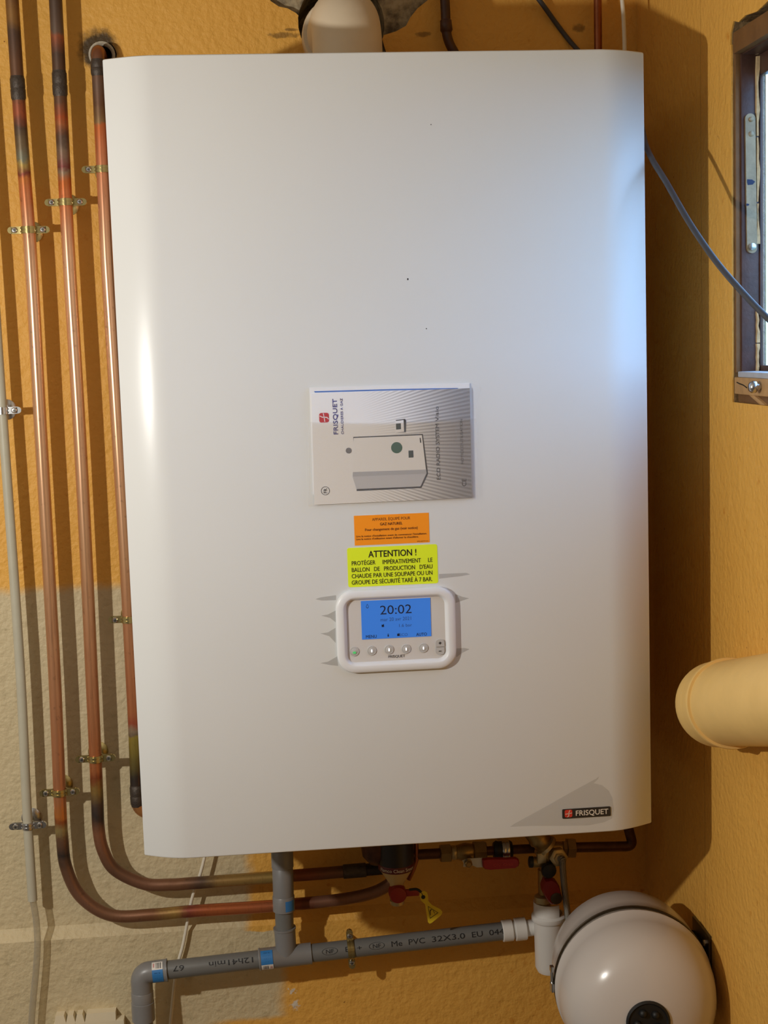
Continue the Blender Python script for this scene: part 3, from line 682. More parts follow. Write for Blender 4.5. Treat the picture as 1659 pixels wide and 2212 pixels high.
obj('tube', MB().tube(C_path, RP), copper('copper_c', C_path, [(210, 104, (150, 92, 60)), (212, 130, (120, 84, 64)), (214, 200, (112, 88, 74)), (215, 220, BRN), (216, 262, (150, 120, 80)), (217, 276, (170, 134, 80)), (217.5, 284, (206, 112, 60)), (219, 330, (214, 128, 84)), (231, 560, CU), (271, 1200, (200, 152, 112)), (288, 1540, (190, 116, 74)), (289, 1565, (170, 84, 60)), (290, 1577, (160, 138, 110)), (290.5, 1590, (160, 140, 60)), (291, 1610, DKB), (293, 1680, BLK), (296, 1730, DKB), (300, 1755, (190, 130, 76))]), pC)
def sleeve(parent, path, px, y0, y1, extra=.0013, mat='solder_dark'):
    a = on(path, at(px, y0, DP).z); b = on(path, at(px, y1, DP).z); n = (b-a); L_ = n.length
    obj('coupling', MB().lathe(a, n, [(-.004, RP+.0001), (-.001, RP+.0005), (.0005, RP+extra), (L_*.46, RP+extra), (L_*.52, RP+extra*.6), (L_*.58, RP+extra*1.2), (L_, RP+extra), (L_+.0015, RP+.0005), (L_+.004, RP+.0001)], 24), mat, parent)
def on(path, z):
    for a, b in zip(path, path[1:]):
        if (a.z-z)*(b.z-z) <= 0 and a.z != b.z: return a.lerp(b, (a.z-z)/(a.z-b.z))
sleeve(pA, A, 41.5, 170, 212); sleeve(pB, B, 127, 158, 204); sleeve(pC, C_path, 209.5, 134, 160); sleeve(pC, C_path, 296.5, 1700, 1736)
obj('mortar_ring', MB().lathe((PC.x+.003, .004, PC.z), -Y, [(0, .0225), (.004, .022), (.005, .019), (.002, .0165), (-.004, .016)], 26, cap=False), 'mortar_white', pC, 'crumbly pale mortar round the wall hole')
ca, cb = at(741, 1883, DP), at(790, 1879, DP); obj('coupling', MB().lathe(ca, cb-ca, [(0, RP+.0002), (.001, RP+.0018), ((cb-ca).length, RP+.0018), ((cb-ca).length+.001, RP+.0002)], 24), 'solder_dark', pB)
clamp('brass-coloured clamp high on the outer copper pipe', on(A, at(61.5, 497, DP).z), RP, 'zinc_yellow', group='clamps on the copper pipes')
clamp('brass-coloured clamp low on the outer copper pipe', on(A, at(128.5, 1711, DP).z), RP, 'zinc_yellow', group='clamps on the copper pipes')
clamp('brass-coloured clamp high on the middle copper pipe', on(B, at(142, 437, DP).z), RP, 'zinc_yellow', group='clamps on the copper pipes')
clamp('brass-coloured clamp low on the middle copper pipe', on(B, at(206.5, 1638, DP).z), RP, 'zinc_yellow', group='clamps on the copper pipes')
clamp("clamp half hidden by the boiler's edge near its top", on(C_path, at(221, 366, DP).z), RP, 'zinc_yellow', group='clamps on the copper pipes')
clamp("clamp half hidden by the boiler's edge level with the display", on(C_path, at(277.5, 1337, DP).z), RP, 'zinc_yellow', group='clamps on the copper pipes')

# ------------------------------------------------------------------ plastic conduit and clear hose at the left
DC = .044
cpth = catmull([at(*p, DC) for p in ((-82, -250), (-52, 100), (-22, 500), (4, 878), (27, 1200), (45, 1471), (58, 1743), (70.5, 1945))], 6)
tag(obj('conduit_pipe', MB().tube(cpth, .0083), 'conduit'), 'thin grey-white plastic conduit left of the copper pipes', 'pipe')
hp = catmull([at(*p, DC) for p in ((70, 1936), (73, 1955), (78.5, 1991), (81, 2042), (77, 2105), (72, 2156), (68, 2212), (66, 2290))], 8)
tag(obj('clear_hose', MB().tube(hp, .0058), 'hose_clear'), 'clear plastic hose pushed onto the conduit end', 'hose')
clamp('silver clamp on the conduit cut by the left edge of the picture', on(cpth, at(4.5, 887, DC).z), .0083, 'zinc_silver', dwall=DC, group='clamps on the conduit')
clamp('silver clamp on the conduit near its lower end', on(cpth, at(60, 1783, DC).z), .0083, 'zinc_silver', dwall=DC, group='clamps on the conduit')

# ------------------------------------------------------------------ grey waste pipe
DV, RV = .084, .0160
pv = thing('waste_pipe', 'grey plastic waste pipe with a tee running along the wall below the boiler', 'pipe', at(620, 2090, DV))
hl, ht, hr = at(305, 2102, DV), at(620, 2064.5, DV), at(1092, 2010.5, DV)
ax = (hr-hl).normalized(); tl = at(561, 2072, DV); tr = at(673, 2056.5, DV)
def along(px): # point on the pipe's axis above a given column
    a, b = at(px, 2090, DV), None
    t_ = (a.x-hl.x)/(hr.x-hl.x); return hl.lerp(hr, t_)
obj('tube', MB().lathe(along(345), ax, [(0, RV), ((along(580)-along(345)).length, RV)], 32), 'pvc_grey', pv)
obj('tube', MB().lathe(along(660), ax, [(0, RV), ((along(1095)-along(660)).length, RV)], 32), 'pvc_grey', pv)
RF = RV+.0027
tee = MB().lathe(along(560), ax, [(0, RV), (0, RF), (.002, RF+.0009), (.004, RF), ((along(674)-along(560)).length-.002, RF), ((along(674)-along(560)).length, RF), ((along(674)-along(560)).length, RV)], 36)
tc = along(620); rt = at(616.5, 2003, DV); rt = Vector((tc.x-.0015, tc.y, rt.z)); up = rt-tc
tee.lathe(tc, up, [(0, RF-.001), (up.length-.004, RF), (up.length-.003, RF+.0011), (up.length, RF+.0011), (up.length, RV)], 36)
te = obj('tee_fitting', tee, 'pvc_fitting', pv)
rtop = at(609, 1790, DV); rtop = Vector((tc.x+(rtop.x-at(620, 2062, DV).x)*.35, tc.y, rtop.z))
obj('riser', MB().tube([rt-up*.1, rtop], RV, 32), 'pvc_grey', pv)
def onr(py):
    z = at(612, py, DV).z; q = (z-rt.z)/(rtop.z-rt.z); return rt.lerp(rtop, q)
for y0, y1 in ((1834, 1872), (1872, 1934), (1934, 1966)):
    a, b = onr(y1), onr(y0); L_ = (b-a).length; ex = .0022 if y0 == 1872 else .0032
    obj('coupling', MB().lathe(a, b-a, [(0, RV), (0, RV+ex), (L_-.001, RV+ex), (L_, RV+ex-.0008), (L_, RV)], 36), 'pvc_fitting', pv)
# elbow down at the left end
vd = at(305, 2150, DV); vb = Vector((hl.x, hl.y, at(305, 2320, DV).z))
el = fillet([along(346), hl, Vector((hl.x, hl.y, at(305, 2160, DV).z))], .026, 14)
obj('elbow', MB().tube(el, RF, 32), 'pvc_fitting', pv)
obj('collar', MB().lathe(along(333), ax, [(0, RF), (.002, RF+.0004), ((along(360)-along(333)).length-.001, RF+.0004), ((along(360)-along(333)).length, RF+.0012), ((along(361.5)-along(333)).length, RF+.0012), ((along(362)-along(333)).length, RV)], 36), 'pvc_fitting', pv)
za = at(305, 2141, DV).z; zb2 = at(305, 2163, DV).z; zc = at(305, 2203, DV).z
obj('collar', MB().lathe((hl.x, hl.y, zb2), Z, [(0, RF-.001), (0, RF+.0004), (za-zb2-.001, RF+.0006), (za-zb2, RF)], 36), 'pvc_fitting', pv)
obj('coupling', MB().lathe((hl.x, hl.y, zc), Z, [(0, RV), (0, RF+.0012), (zb2-zc-.001, RF+.0012), (zb2-zc, RF)], 36), 'pvc_fitting', pv)
obj('tube', MB().lathe((hl.x, hl.y, vb.z), Z, [(0, RV), (zc-vb.z+.01, RV)], 32), 'pvc_grey', pv)
def wraplabel(c, axis, r, a0, a1, L_, mat, parent, name='label', front=-Y):
    a = axis.normalized(); f = (front-a*front.dot(a)).normalized(); u = -a.cross(f)
    n = 12; rings = []
    for i in range(n+1):
        q = math.radians(a0+(a1-a0)*i/n); dr = f*math.cos(q)+u*math.sin(q)
        rings.append([c+dr*r, c+a*L_+dr*r, c+a*L_+dr*(r+.0003), c+dr*(r+.0003)])
    return obj(name, MB().rings(rings), mat, parent)
LL = (along(359)-along(330)).length
fz = (-Y+Z*.42).normalized()
def micro(parent, c, axis, r, lines, mat, cap=.0022, front=fz):
    tx = MB()
    for s, off, sh, w_ in lines:
        a = axis.normalized(); f = (front-a*front.dot(a)).normalized(); u = -a.cross(f)
        q = off/r; wrap_text(tx, s, c+a*sh, a, f*math.cos(q)+u*math.sin(q), r, cap, w_)
    return obj('small_print', tx, mat, parent)
l1 = wraplabel(along(330), ax, RF+.0006, -68, 8, LL*.80, 'label_blue', pv, front=fz)
l2 = wraplabel(along(330), ax, RF+.0006, 8, 52, LL*.80, 'label_white', pv, front=fz)
def bars(parent, c, axis, r, a0, a1, L_, n, mat='ink_black', front=fz):
    a = axis.normalized(); f = (front-a*front.dot(a)).normalized(); u = -a.cross(f); mb = MB()
    for i in range(n):
        s0 = L_*(i+.15*(i % 3))/n; wd = L_/n*(.35+.2*(i % 2))
        for j in range(5):
            q0 = math.radians(a0+(a1-a0)*j/5); q1 = math.radians(a0+(a1-a0)*(j+1)/5)
            d0 = f*math.cos(q0)+u*math.sin(q0); d1 = f*math.cos(q1)+u*math.sin(q1)
            mb.poly([c+a*s0+d0*r, c+a*(s0+wd)+d0*r, c+a*(s0+wd)+d1*r, c+a*s0+d1*r])
    obj('barcode', mb, mat, parent)
bars(l2, along(330)+ax*LL*.30, ax, RF+.0011, 14, 46, LL*.42, 7)
bars(l2, along(330)+ax*LL*.08, ax, RF+.0011, 20, 42, LL*.12, 2, 'ink_red')
TL_ = (along(592)-along(563)).length
l3 = wraplabel(along(565), ax, RF+.0006, -32, 44, TL_*.88, 'label_blue', pv, front=fz)
l4 = wraplabel(along(565), ax, RF+.0006, -68, -32, TL_*.88, 'label_white', pv, front=fz)
bars(l4, along(565)+ax*TL_*.14, ax, RF+.0011, -62, -38, TL_*.40, 7)
bars(l4, along(565)+ax*TL_*.66, ax, RF+.0011, -58, -42, TL_*.14, 2, 'ink_red')
for lb_, c0, offs in ((l1, along(330)+ax*LL*.40, (-.003, -.007, -.012, -.016)), (l3, along(565)+ax*TL_*.45, (.010, .005, 0, -.005))):
    micro(lb_, c0, ax, RF+.0011, [('PVC 32', offs[0], 0, .010), ('- - - - -', offs[1], 0, .013), ('- - - -', offs[2], .001, .012), ('- -', offs[3], 0, .006)], 'ink_navy', .0018)
a = onr(1962); b = onr(1940)
l5 = wraplabel(a, b-a, RV+.0034, -62, -8, (b-a).length, 'label_blue', pv, front=-Y)
# printing along the pipe
def ptxt(s, x0, x1, hpx, bold=.004, flip=False, sh=0.):
    c = along((x0+x1)/2); kk = k((x0+x1)/2, 2050, DV)
    f = (fz - ax*fz.dot(ax)).normalized(); u = -ax.cross(f); q = sh/RV
    fr_ = f*math.cos(q)+u*math.sin(q)
    ink = MB(); wrap_text(ink, s, c, -ax if flip else ax, fr_, RV+.0004, hpx*kk, (x1-x0)*kk, bold); obj('printed_lettering', ink, 'ink_black', pv, smooth=0)
ptxt('NF', 705, 722, 8); ptxt('E', 747, 754, 10); ptxt('+', 772, 782, 9); ptxt('NF', 806, 823, 8); ptxt('Me', 846, 869, 11); ptxt('PVC', 883, 918, 11); ptxt('32X3.0', 933, 1004, 11); ptxt('EU', 1019, 1042, 11); ptxt('044', 1056, 1088, 11)
ptxt('12h41min', 453, 548, 11, flip=True, sh=.001); ptxt('67', 375, 399, 11, flip=True, sh=.001)
for cxp in (713.5, 814.5):
    c = along(cxp); kk = k(cxp, 2050, DV); n = 28
    f = (fz - ax*fz.dot(ax)).normalized(); u = -ax.cross(f); ink = MB()
    for j in range(n):
        q = []
        for jj, s in ((j, 1), (j+1, 1), (j+1, .93), (j, .93)):
            th = 2*math.pi*jj/n; x_ = 17*kk*math.cos(th)*s; y_ = 7.5*kk*math.sin(th)*s
            q.append(c+ax*x_+(f*math.cos(y_/RV)+u*math.sin(y_/RV))*(RV+.0004))
        ink.poly(q)
    obj('printed_mark', ink, 'ink_black', pv, smooth=0)
clamp('brass-coloured clamp round the grey waste pipe with its disc on the wall', along(759), RV, 'zinc_yellow', axis=ax, dwall=DV, group='clamps on the waste pipe', ear=.013)

# thin white cable at the lower left, in front of the wall and behind the pipes
wc = catmull([at(*p, .028) for p in ((452, 1800), (442, 1851), (431, 1893), (415, 1940), (405, 1991), (395, 2042), (386, 2075), (378, 2115), (371, 2181), (368, 2212), (362, 2290))], 6)
tag(obj('white_cable', MB().tube(wc, .0029, 12), 'cable_white'), 'thin white cable hanging behind the copper runs and waste pipe', 'cable')

# ------------------------------------------------------------------ cream vented box at the bottom left
vb0 = at(190, 2212, .02); kb = k(190, 2200, .04)
vx = lambda px: at(px, 2200, .036).x
vz = lambda px, py: at(px, py, .036).z
box = thing('vented_box', 'cream plastic box with slotted top at the bottom left corner', 'box', (vx(190), -.02, vz(190, 2330)))
zbot, zslot, ztop = vz(190, 2330), vz(190, 2206), vz(190, 2191)
obj('body', MB().box(((vx(114)+vx(268))/2, -.018, (zbot+zslot-.002)/2), (vx(268)-vx(114), .036, zslot-.002-zbot), bev=.003), 'vent_cream', box)
for x0, x1 in ((117, 138), (146, 158), (166, 178), (187, 250)):
    dx_ = .004
    obj('vent_fin', MB().add([(vx(x0)-dx_*(x0 > 120), -.036, zslot-.004), (vx(x1)+dx_*(x1 < 200), -.036, zslot-.004), (vx(x1), -.034, ztop), (vx(x0)+.002*(x0 < 120), -.034, ztop),
        (vx(x0)-dx_*(x0 > 120), -.004, zslot-.004), (vx(x1)+dx_*(x1 < 200), -.004, zslot-.004), (vx(x1), -.004, ztop), (vx(x0)+.002*(x0 < 120), -.004, ztop)],
        [(0, 1, 2, 3), (7, 6, 5, 4), (0, 4, 5, 1), (1, 5, 6, 2), (2, 6, 7, 3), (3, 7, 4, 0)]), 'vent_cream', box)
obj('nameplate', MB().box((vx(218), -.0365, vz(218, 2226)), (.028, .002, .016), bev=.0005), 'vent_cream', box)

# ------------------------------------------------------------------ dirt filter with drain and tag
DFi = .115
fc0 = at(855, 1850, DFi); kf = k(855, 1860, DFi)
fz_ = lambda py: at(855, py, DFi).z
flt = thing('dirt_filter', 'black heating water filter with cream cone and dark red band below the boiler', 'filter', (fc0.x, fc0.y, fz_(1950)))
fcv = lambda py: Vector((fc0.x, fc0.y, fz_(py)))
def flathe(name, prof, mat, label=None, cx=0.): return obj(name, MB().lathe(fcv(1900)+X*cx, Z, [(fz_(py)-fz_(1900), r*kf) for py, r in prof], 36), mat, flt, label)
flathe('body', [(1866, 38), (1800, 40), (1780, 40), (1778, 30)], 'filter_black')
band = flathe('band', [(1876, 37), (1873, 38.6), (1864, 38.8), (1862, 38.2)], 'filter_red', 'dark red band with white lettering')
tx = MB(); arc_text(tx, 'Flamco Clean Smart', fcv(1868.3)+X*.0, Z, -Y, 39.2*kf, 7*kf, 84*kf, .008); obj('lettering', tx, 'ink_white', band)
flathe('cone', [(1912, 15), (1908, 15), (1874, 37)], 'filter_cream')
flathe('spout', [(1954, 12), (1952, 15), (1944, 16), (1942, 13), (1908, 13)], 'brass_light')
obj('magnet_housing', MB().lathe(at(815, 1833, DFi-.012), Z, [(-.030, .004), (-.026, .014), (-.012, .026), (.01, .029), (.05, .029)], 28), 'copper_old', flt)
obj('drain_cap', MB().lathe(at(859, 1930, DFi+.012), -Y, [(-.012, 19*kf), (.006, 19*kf), (.010, 17*kf), (.011, 8*kf)], 28).box(at(888, 1928, DFi+.014), (34*kf, .006, 15*kf), bev=.002), 'knob_red', flt, 'dark red drain cap with side tab')
obj('cap_strap', MB().tube(catmull([at(px, py, DFi+.016) for px, py in ((884, 1922), (900, 1921), (910, 1928), (914, 1938))], 6), .0022, 10), 'rubber_black', flt)
obj('side_tube', MB().tube([at(898, 1780, .09), at(899, 1858, .09), at(893, 1876, .09), at(882, 1900, .09)], .0045, 12), 'copper_thin', flt)
tg = []
for x, y in ((690, 640), (700, 615), (730, 598), (755, 610), (765, 640), (768, 690), (800, 725), (880, 765), (895, 790), (885, 815), (800, 885), (780, 893), (765, 880), (750, 790), (740, 720), (705, 690)):
    tg.append(at(740+x/4.1475, 1780+y/4.1475, DFi+.018))
wt = tag(obj('warning_tag', MB().poly(tg, Y*.0012), 'tag_yellow'), 'yellow triangular magnet warning tag hanging from the red drain cap', 'tag')
sym = MB()
def t2(x, y): return at(740+x/4.1475, 1780+y/4.1475, DFi+.0186)
tri = [(765, 735), (858, 795), (784, 848)]; cg = (802, 793)
for i in range(3):
    a, b = tri[i], tri[(i+1) % 3]; ins = lambda p: (cg[0]+(p[0]-cg[0])*.88, cg[1]+(p[1]-cg[1])*.88)
    sym.poly([t2(*a), t2(*b), t2(*ins(b)), t2(*ins(a))])
ho = [(786, 815), (782, 780), (788, 766), (800, 764), (810, 772), (822, 800)]
for a, b in zip(ho, ho[1:]): sym.poly([t2(*a), t2(*b), t2(b[0]+6, b[1]+4), t2(a[0]+6, a[1]+4)])
obj('symbol', sym, 'ink_black', wt, 'black magnet symbol in a triangle')
obj('eyelet', MB().lathe(t2(723, 655)+Y*.0004, -Y, [(0, .0035), (.0008, .0035)], 14), 'rubber_black', wt)

# ------------------------------------------------------------------ shut-off valve with red lever
DB = .085
def hb(px, y=None): return at(px, 1843.5-(px-950)*.052 if y is None else y, DB)
axb = (hb(1150)-hb(900)).normalized(); kb = k(1000, 1840, DB)
bv = thing('ball_valve', 'brass shut-off valve with a red lever under the boiler', 'valve', hb(1000))
def run(name, x0, x1, prof, mat, seg=24, parent=bv):
    a, b = hb(x0), hb(x1); L_ = (b-a).length
    return obj(name, MB().lathe(a, axb, [(L_*q, r*kb) for q, r in prof], seg), mat, parent)
run('pipe_stub', 880, 955, [(0, 11), (1, 11)], 'copper_old')
run('union_nut', 950, 974, [(0, 17), (.06, 20), (.94, 20), (1, 17)], 'brass', 6)
run('collar', 974, 986, [(0, 14), (.2, 15.5), (.8, 15.5), (1, 14)], 'brass_light')
run('body', 986, 1026, [(0, 15), (.15, 17), (.5, 20), (.85, 17), (1, 15)], 'brass')
run('union_nut', 1022, 1050, [(0, 20), (.06, 23), (.94, 23), (1, 20)], 'brass', 6)
run('pipe_stub', 1048, 1156, [(0, 10), (1, 10)], 'copper_old')
obj('stem', MB().lathe(hb(1011, 1850), (0, -1, -.25), [(0, 9*kb), (.020, 9*kb), (.022, 7*kb)], 16), 'brass', bv)
lp = lambda x, y, e=.034: at(880+x/4.608, 1780+y/4.608, DB+e)
lv = obj('lever_plate', MB().poly([lp(x, y) for x, y in ((545, 362), (600, 345), (745, 335), (752, 430), (690, 432), (650, 412), (600, 428), (555, 425), (560, 395))], Y*.0025), 'steel', bv, 'bright steel lever plate')
obj('nut', MB().lathe(lp(607, 388, .035), -Y, [(0, 8.5*kb), (.005, 8.5*kb), (.006, 7*kb), (.008, 5*kb)], 6), 'brass', lv)
gp = [(750, 362), (800, 352), (1000, 350), (1085, 345), (1112, 362), (1118, 395), (1108, 425), (1080, 442), (820, 460), (775, 455), (755, 435)]
gr = MB(); base = [lp(x, y, .042) for x, y in gp]; cg_ = sum(base, Vector())/len(base)
gr.rings([[cg_+(p-cg_)*.93+Y*.012 for p in base], [p+Y*.010 for p in base], [p+Y*.003 for p in base], [cg_+(p-cg_)*.93 for p in base]])
grip = obj('lever_grip', gr, 'lever_red', bv, 'red plastic lever grip')
tx = MB(); put_text(tx, 'DN  Orkli', lp(955, 405, .0424), 6*kb, 40*kb, 0, axb); obj('embossing', tx, 'badge_red', grip)
rc = thing('pipe_clip', 'steel clip with a black rubber lining behind the red lever', 'clamp', hb(1088))
run('rubber_lining', 1066, 1106, [(0, 17), (.15, 21), (.3, 19), (.5, 20), (.7, 19), (.85, 21), (1, 17)], 'rubber_black', 24, rc)
run('strap', 1083, 1099, [(0, 22), (.1, 23), (.4, 23), (.5, 22.3), (.6, 23), (.9, 23), (1, 22)], 'zinc_silver', 28, rc)
obj('stud', MB().tube([hb(1091), Vector((hb(1091).x, 0, hb(1091).z))], .004, 10), 'zinc_silver', rc)

# ------------------------------------------------------------------ safety group: brass body, knobs, hose nut
DS = .125
sg = thing('safety_group', 'brass safety valve group with black and red knobs above a white funnel', 'valve', at(1190, 1940, DS))
S = lambda x, y, e=0.: at(1100+x/8.295, 1780+y/8.295, DS+e)
ks = k(1190, 1860, DS)
obj('inlet', MB().lathe(S(480, 200, -.01), (S(720, 460)-S(480, 200)), [(-.012, .016), (0, .017), (.004, .0195), (.009, .0195), (.010, .017), (.024, .018), (.025, .021), (.029, .021), (.030, .018), (.048, .017)], 28), 'brass', sg)
obj('ring_gasket', MB().lathe(S(640, 400, .0), (S(720, 460)-S(480, 200)), [(-.003, .0215), (.003, .0215)], 28), 'brass_light', sg)
obj('body', MB().lathe(S(640, 400, -.005), S(700, 900, -.005)-S(640, 400, -.005), [(0, .012), (.012, .0165), (.03, .015), (.05, .013)], 20).tube([S(640, 420, -.005), S(1010, 430, -.005)], .011, 16), 'brass', sg)
obj('outlet_nut', MB().lathe(S(960, 430), S(1190, 430)-S(960, 430), [(0, .013), (.006, .013), (.007, .018), (.0205, .018), (.0215, .016)], 6), 'brass', sg)
obj('hex_nut', MB().lathe(S(880, 600, .018), (0.1, -1, .05), [(-.012, .0165), (.003, .0165), (.0045, .0140), (.0045, .0095), (.008, .009)], 6, phase=.25), 'brass_light', sg, 'pale brass hexagon nut')
obj('drain_outlet', MB().lathe(S(480, 680, .006), S(360, 680, .006)-S(480, 680, .006), [(-.012, .009), (.004, .0095), (.006, .009)], 18), 'brass', sg)
obj('drain_plug', MB().lathe(S(420, 680, .006), S(360, 680, .006)-S(480, 680, .006), [(0, .010), (.006, .0098), (.007, .007)], 20), 'rubber_black', sg)
obj('lug', MB().box(S(575, 600, .012), (.016, .012, .018), bev=.002), 'brass_light', sg)
obj('black_knob', MB().lathe(S(705, 830, .022), -Y, [(-.014, .009), (-.004, .0125), (.003, .0132), (.006, .0118), (.0075, .006)], 30), 'rubber_black', sg, 'round black knob')
obj('outlet_pipe', MB().lathe(S(640, 1300, -.01), S(625, 900, -.01)-S(640, 1300, -.01), [(-.02, .011), (0, .0125), (.01, .0115), (.05, .011)], 20), 'brass', sg)
obj('outlet_ring', MB().lathe(S(600, 1310, -.004), Z, [(-.008, .0145), (-.002, .015), (.002, .0145), (.004, .012)], 24), 'brass_light', sg)
rk = [(640, 1010), (760, 985), (850, 1040), (905, 1120), (950, 1300), (945, 1420), (880, 1462), (760, 1460), (690, 1390), (600, 1230), (590, 1130)]
base = [S(x, y, .024) for x, y in rk]; cg_ = sum(base, Vector())/len(base)
obj('red_knob', MB().rings([[cg_+(p-cg_)*.9+Y*.022 for p in base], [p+Y*.018 for p in base], [p+Y*.005 for p in base], [cg_+(p-cg_)*.86 for p in base]]), 'knob_red', sg, 'dark red oval handle')
obj('knob_disc', MB().lathe(S(845, 1335, .024), -Y, [(0, 12.5*ks), (.001, 12.5*ks), (.0014, 11*ks)], 26), 'bracket_dark', sg)
hs = catmull([S(905, 615, .024), S(955, 640, .03), S(960, 800, .028), S(985, 1100, .02), S(1020, 1400, .015), S(1050, 1650, .01), S(1060, 1900, .005)], 8)
tag(obj('braided_hose', MB().tube(hs, .0057, 16), 'braid_steel'), 'braided steel hose dropping behind the white expansion vessel', 'hose')
# dark copper pipe from the safety group up behind the boiler's right end
dp = [at(1240, 1830.5, DS), at(1368, 1828, DS), at(1352, 1770, DS)]
tag(obj('copper_elbow_pipe', MB().tube(fillet(dp, .014, 8), .0088, 16), 'copper_old'), 'dark tarnished copper pipe turning up under the boiler at right', 'pipe')

# ------------------------------------------------------------------ white siphon funnel
DSi = .105
sz = lambda py: at(1186, py, DSi).z
sx = at(1186, 2000, DSi)
kk = k(1186, 2000, DSi)
sip = thing('siphon', 'white plastic siphon funnel left of the expansion vessel', 'siphon', (sx.x, sx.y, sz(2105)))
obj('bowl', MB().lathe((sx.x, sx.y, sz(2100)), Z, [(0, 18*kk), (.003, 26*kk), (.012, 31*kk), (sz(1992)-sz(2100), 32*kk), (sz(1986)-sz(2100), 34*kk)], 36), 'pvc_white', sip)
obj('rim', MB().lathe((sx.x, sx.y, sz(1988)), Z, [(0, 34*kk), (.003, 37*kk), (.010, 37*kk), (.013, 33*kk), (.014, 29*kk), (-.006, 27*kk)], 36, cap=False), 'pvc_white', sip)
n = 22; pts = []
for i in range(n):
    q = math.radians(100+ i*170/(n-1)); pts.append((30*kk*math.cos(q+math.pi/2*0), 30*kk*math.sin(q)))
obj('splash_guard', MB().ribbon([(31*kk*math.cos(math.radians(a)), 31*kk*math.sin(math.radians(a))) for a in range(150, 305, 8)], .002, sz(1978), sz(1946), lambda x, y, z: Vector((sx.x+x, sx.y+y, z))), 'pvc_white', sip)
g1 = along(1086); axs = ax
for x0, x1, r0, seg, nm in ((1086, 1109, RV+.0030, 32, 'socket'), (1109, 1114, RV-.001, 28, 'neck'), (1113, 1138, RV+.0042, 14, 'union_nut'), (1138, 1165, RV-.0015, 28, 'neck')):
    a, b = along(x0), along(x1); L_ = (b-a).length
    obj(nm, MB().lathe(a, ax, [(0, r0-.0012), (.0012, r0), (L_-.0012, r0), (L_, r0-.0012)], seg), 'pvc_white', sip)

# ------------------------------------------------------------------ expansion vessel on the side wall
DE = .37
ec = at(1366, 2122, DE); RE = .1225
av = Vector((-.10, -1, .02)).normalized()                     # towards the room
ves = thing('expansion_vessel', 'round white expansion vessel strapped beside the ochre side wall', 'tank', ec-Z*RE)
hp_ = [(-.150, .010), (-.148, .05), (-.138, .082), (-.118, .106), (-.09, .117), (-.06, .1213), (-.03, RE), (.012, RE), (.0135, RE+.0022), (.0165, RE+.0022), (.018, RE), (.05, RE-.001), (.078, .116), (.095, .108), (.110, .098), (.124, .080), (.134, .058), (.139, .036), (.140, .030)]
obj('shell', MB().lathe(ec, av, hp_, 72), 'vessel_white', ves, smooth=60)
cp = obj('valve_cap', MB().lathe(ec+av*.139, av, [(0, .033), (.003, .033), (.0045, .030), (.002, .0275), (.002, .006)], 36), 'rubber_black', ves, 'black round valve cap')
for a in range(5):
    q = 2*math.pi*a/5+1.9; u = av.orthogonal().normalized(); v = av.cross(u)
    obj('stud', MB().lathe(ec+av*.1405+(u*math.cos(q)+v*math.sin(q))*.016, av, [(0, .006), (.003, .006), (.006, .004), (.007, .001)], 14), 'rubber_black', cp)
stp_ = obj('strap', MB().lathe(ec, av, [(-.004, RE-.0005), (-.004, RE+.0022), (-.0015, RE+.0026), (0, RE+.0012), (.0015, RE+.0026), (.004, RE+.0022), (.004, RE-.0005)], 72, cap=False), 'bracket_dark', ves, 'dark metal strap round the vessel')
u = Vector((-1, .1, .0)); u = (u-av*u.dot(av)).normalized(); v = av.cross(u)
if v.z < 0: v = -v
cl = ec + u*(RE+.005) + v*.012
obj('clasp', MB().tube([cl-v*.022, cl-v*.008], .0035, 10).tube([cl-v*.008, cl+v*.014], .0026, 10).box(cl+v*.016+av*.004, (.006, .010, .009), bev=.001).box(cl-v*.014+av*.004, (.005, .012, .014), bev=.001), 'zinc_silver', stp_)
bk = thing('vessel_bracket', 'dark metal bracket holding the vessel to the side wall', 'bracket', atx(1525, 2060, XW-.004))
pa = atx(1496, 1996, XW-.003); pb = atx(1536, 2105, XW-.003); yb0 = (pa.y+pb.y)/2
zb3 = (pa.z+pb.z)/2-.012
obj('wall_plate', MB().box((XW-.0025, yb0, zb3-.012), (.005, .085, .125), bev=.001), 'bracket_dark', bk)
for dz in (.030, -.008):
    obj('arm', MB().box((XW-.015, yb0+.004, zb3+dz), (.026, .060, .0035), Matrix.Rotation(.25, 3, 'Y'), .001), 'bracket_dark', bk)
obj('web', MB().box((XW-.026, yb0+.004, zb3+.014), (.0035, .060, .040), Matrix.Rotation(-.35, 3, 'Y'), .001), 'bracket_dark', bk)
for dz in (.045, .0, -.045): obj('bolt', MB().lathe((XW-.005, yb0-.03, zb3+dz-.01), -X, [(0, .0055), (.004, .0055), (.005, .004)], 6), 'zinc_silver', bk)

# ------------------------------------------------------------------ cream duct on the side wall
p1 = at(1566, 1520, .57); p2 = Vector((p1.x, p1.y-.165, p1.z+.046)); da = (p2-p1).normalized(); RD = .0605
duct = thing('vent_duct', 'cream plastic vent duct elbow beside the ochre side wall', 'duct', p1-Z*RD)
obj('tube', MB().lathe(p1, da, [(0, RD-.001), (.45, RD-.001)], 56), 'duct_cream', duct)
obj('socket', MB().lathe(p1, da, [(-.004, RD+.001), (.020, RD+.0030), (.026, RD+.0034), (.029, RD+.0026), (.029, RD-.002)], 56), 'duct_cream', duct)
ebp = fillet([p1+da*.002, p1-da*.045, p1-da*.045+Vector((.10, .0, 0))], .04, 12)
obj('elbow', MB().tube(ebp, RD+.001, 48), 'duct_cream', duct)

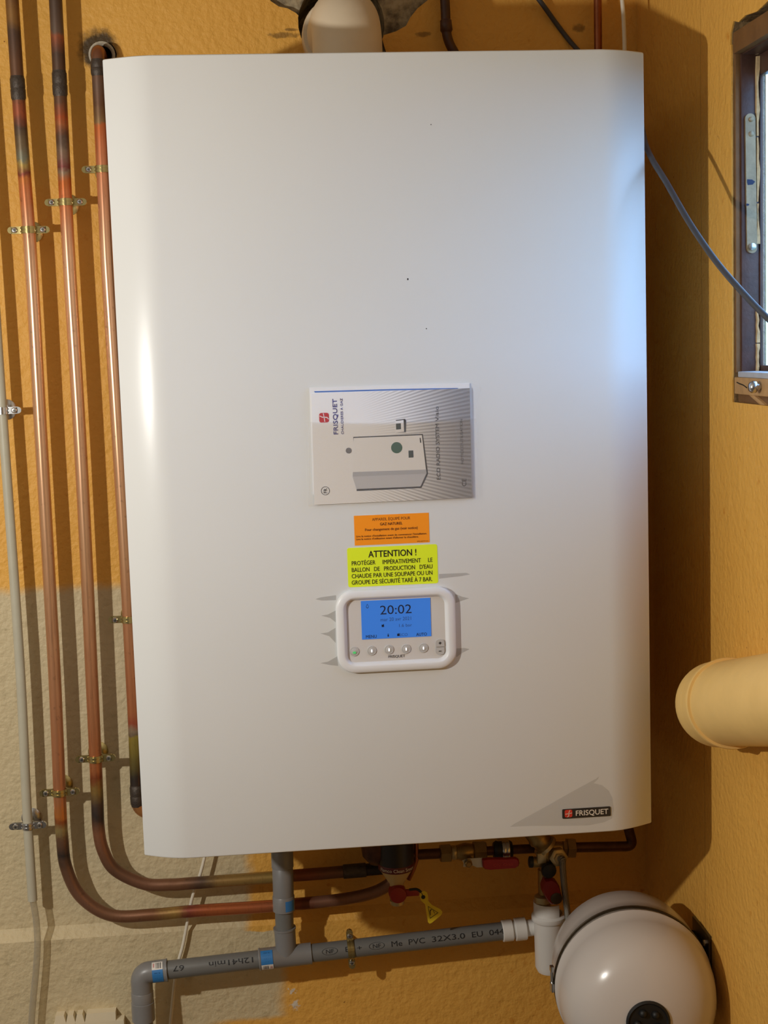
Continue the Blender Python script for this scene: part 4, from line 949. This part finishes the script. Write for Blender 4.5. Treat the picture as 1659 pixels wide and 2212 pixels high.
# ------------------------------------------------------------------ flue above the boiler
fl_ = thing('flue_pipe', 'cream flue elbow rising from the boiler into the broken wall', 'flue', (FLUE_X, -.2, ZT-.02))
RFl = .0545; zf = at(748, 52, .16).z
fp = fillet([Vector((FLUE_X, -.2, ZT-.0055)), Vector((FLUE_X, -.2, zf)), Vector((FLUE_X-.004, .10, zf+.004))], .072, 16)
obj('elbow', MB().tube(fp, RFl, 48), 'flue_cream', fl_)
obj('collar', MB().lathe((FLUE_X-.003, -.075, zf+.002), Y, [(0, RFl), (0, RFl+.0045), (.004, RFl+.006), (.03, RFl+.006), (.034, RFl+.003), (.035, RFl)], 48), 'flue_cream', fl_)

# ------------------------------------------------------------------ small pipes and cables above and right of the boiler
bp = catmull([at(*p, .022) for p in ((946, -250), (961, 0), (963, 50), (966, 78), (976, 104), (1000, 140), (1030, 160))], 6)
o = thing('brown_pipe', 'thin dark brown painted pipe above the boiler', 'pipe', bp[0]); obj('tube', MB().tube(bp, .0082, 16), 'brown_paint', o)
obj('joint', MB().lathe(at(962.5, 42, .022), at(965, 72, .022)-at(962.5, 42, .022), [(0, .008), (.002, .0098), (.018, .0105), (.022, .008)], 18), 'brown_paint', o)
tag(obj('small_copper_pipe', MB().tube([at(1288, -250, .03), at(1291, 0, .03), at(1293, 200, .03)], .0068, 16), 'copper_thin'), 'thin copper pipe above the right end of the boiler', 'pipe')
tag(obj('white_lead', MB().tube(catmull([at(*p, .12) for p in ((1324, -250), (1334, -110), (1344, 0), (1347, 40), (1349, 90), (1349.5, 140))], 6), .0036, 12), 'cable_white'), 'white cable above the right corner of the boiler', 'cable')
gc = catmull([at(985, -240, .016), at(1120, -60, .016), at(1165, 0, .016), at(1245, 105, .016), Vector((.630, -.20, 1.975)), at(1398, 322, .42), at(1440, 395, .50), at(1490, 482, .57), at(1545, 562, .63), at(1600, 627, .68), at(1659, 688, .72), at(1730, 750, .77)], 8)
tag(obj('grey_cable', MB().tube(gc, .0042, 14), 'cable_grey'), 'dark grey cable passing behind the boiler towards the window', 'cable')
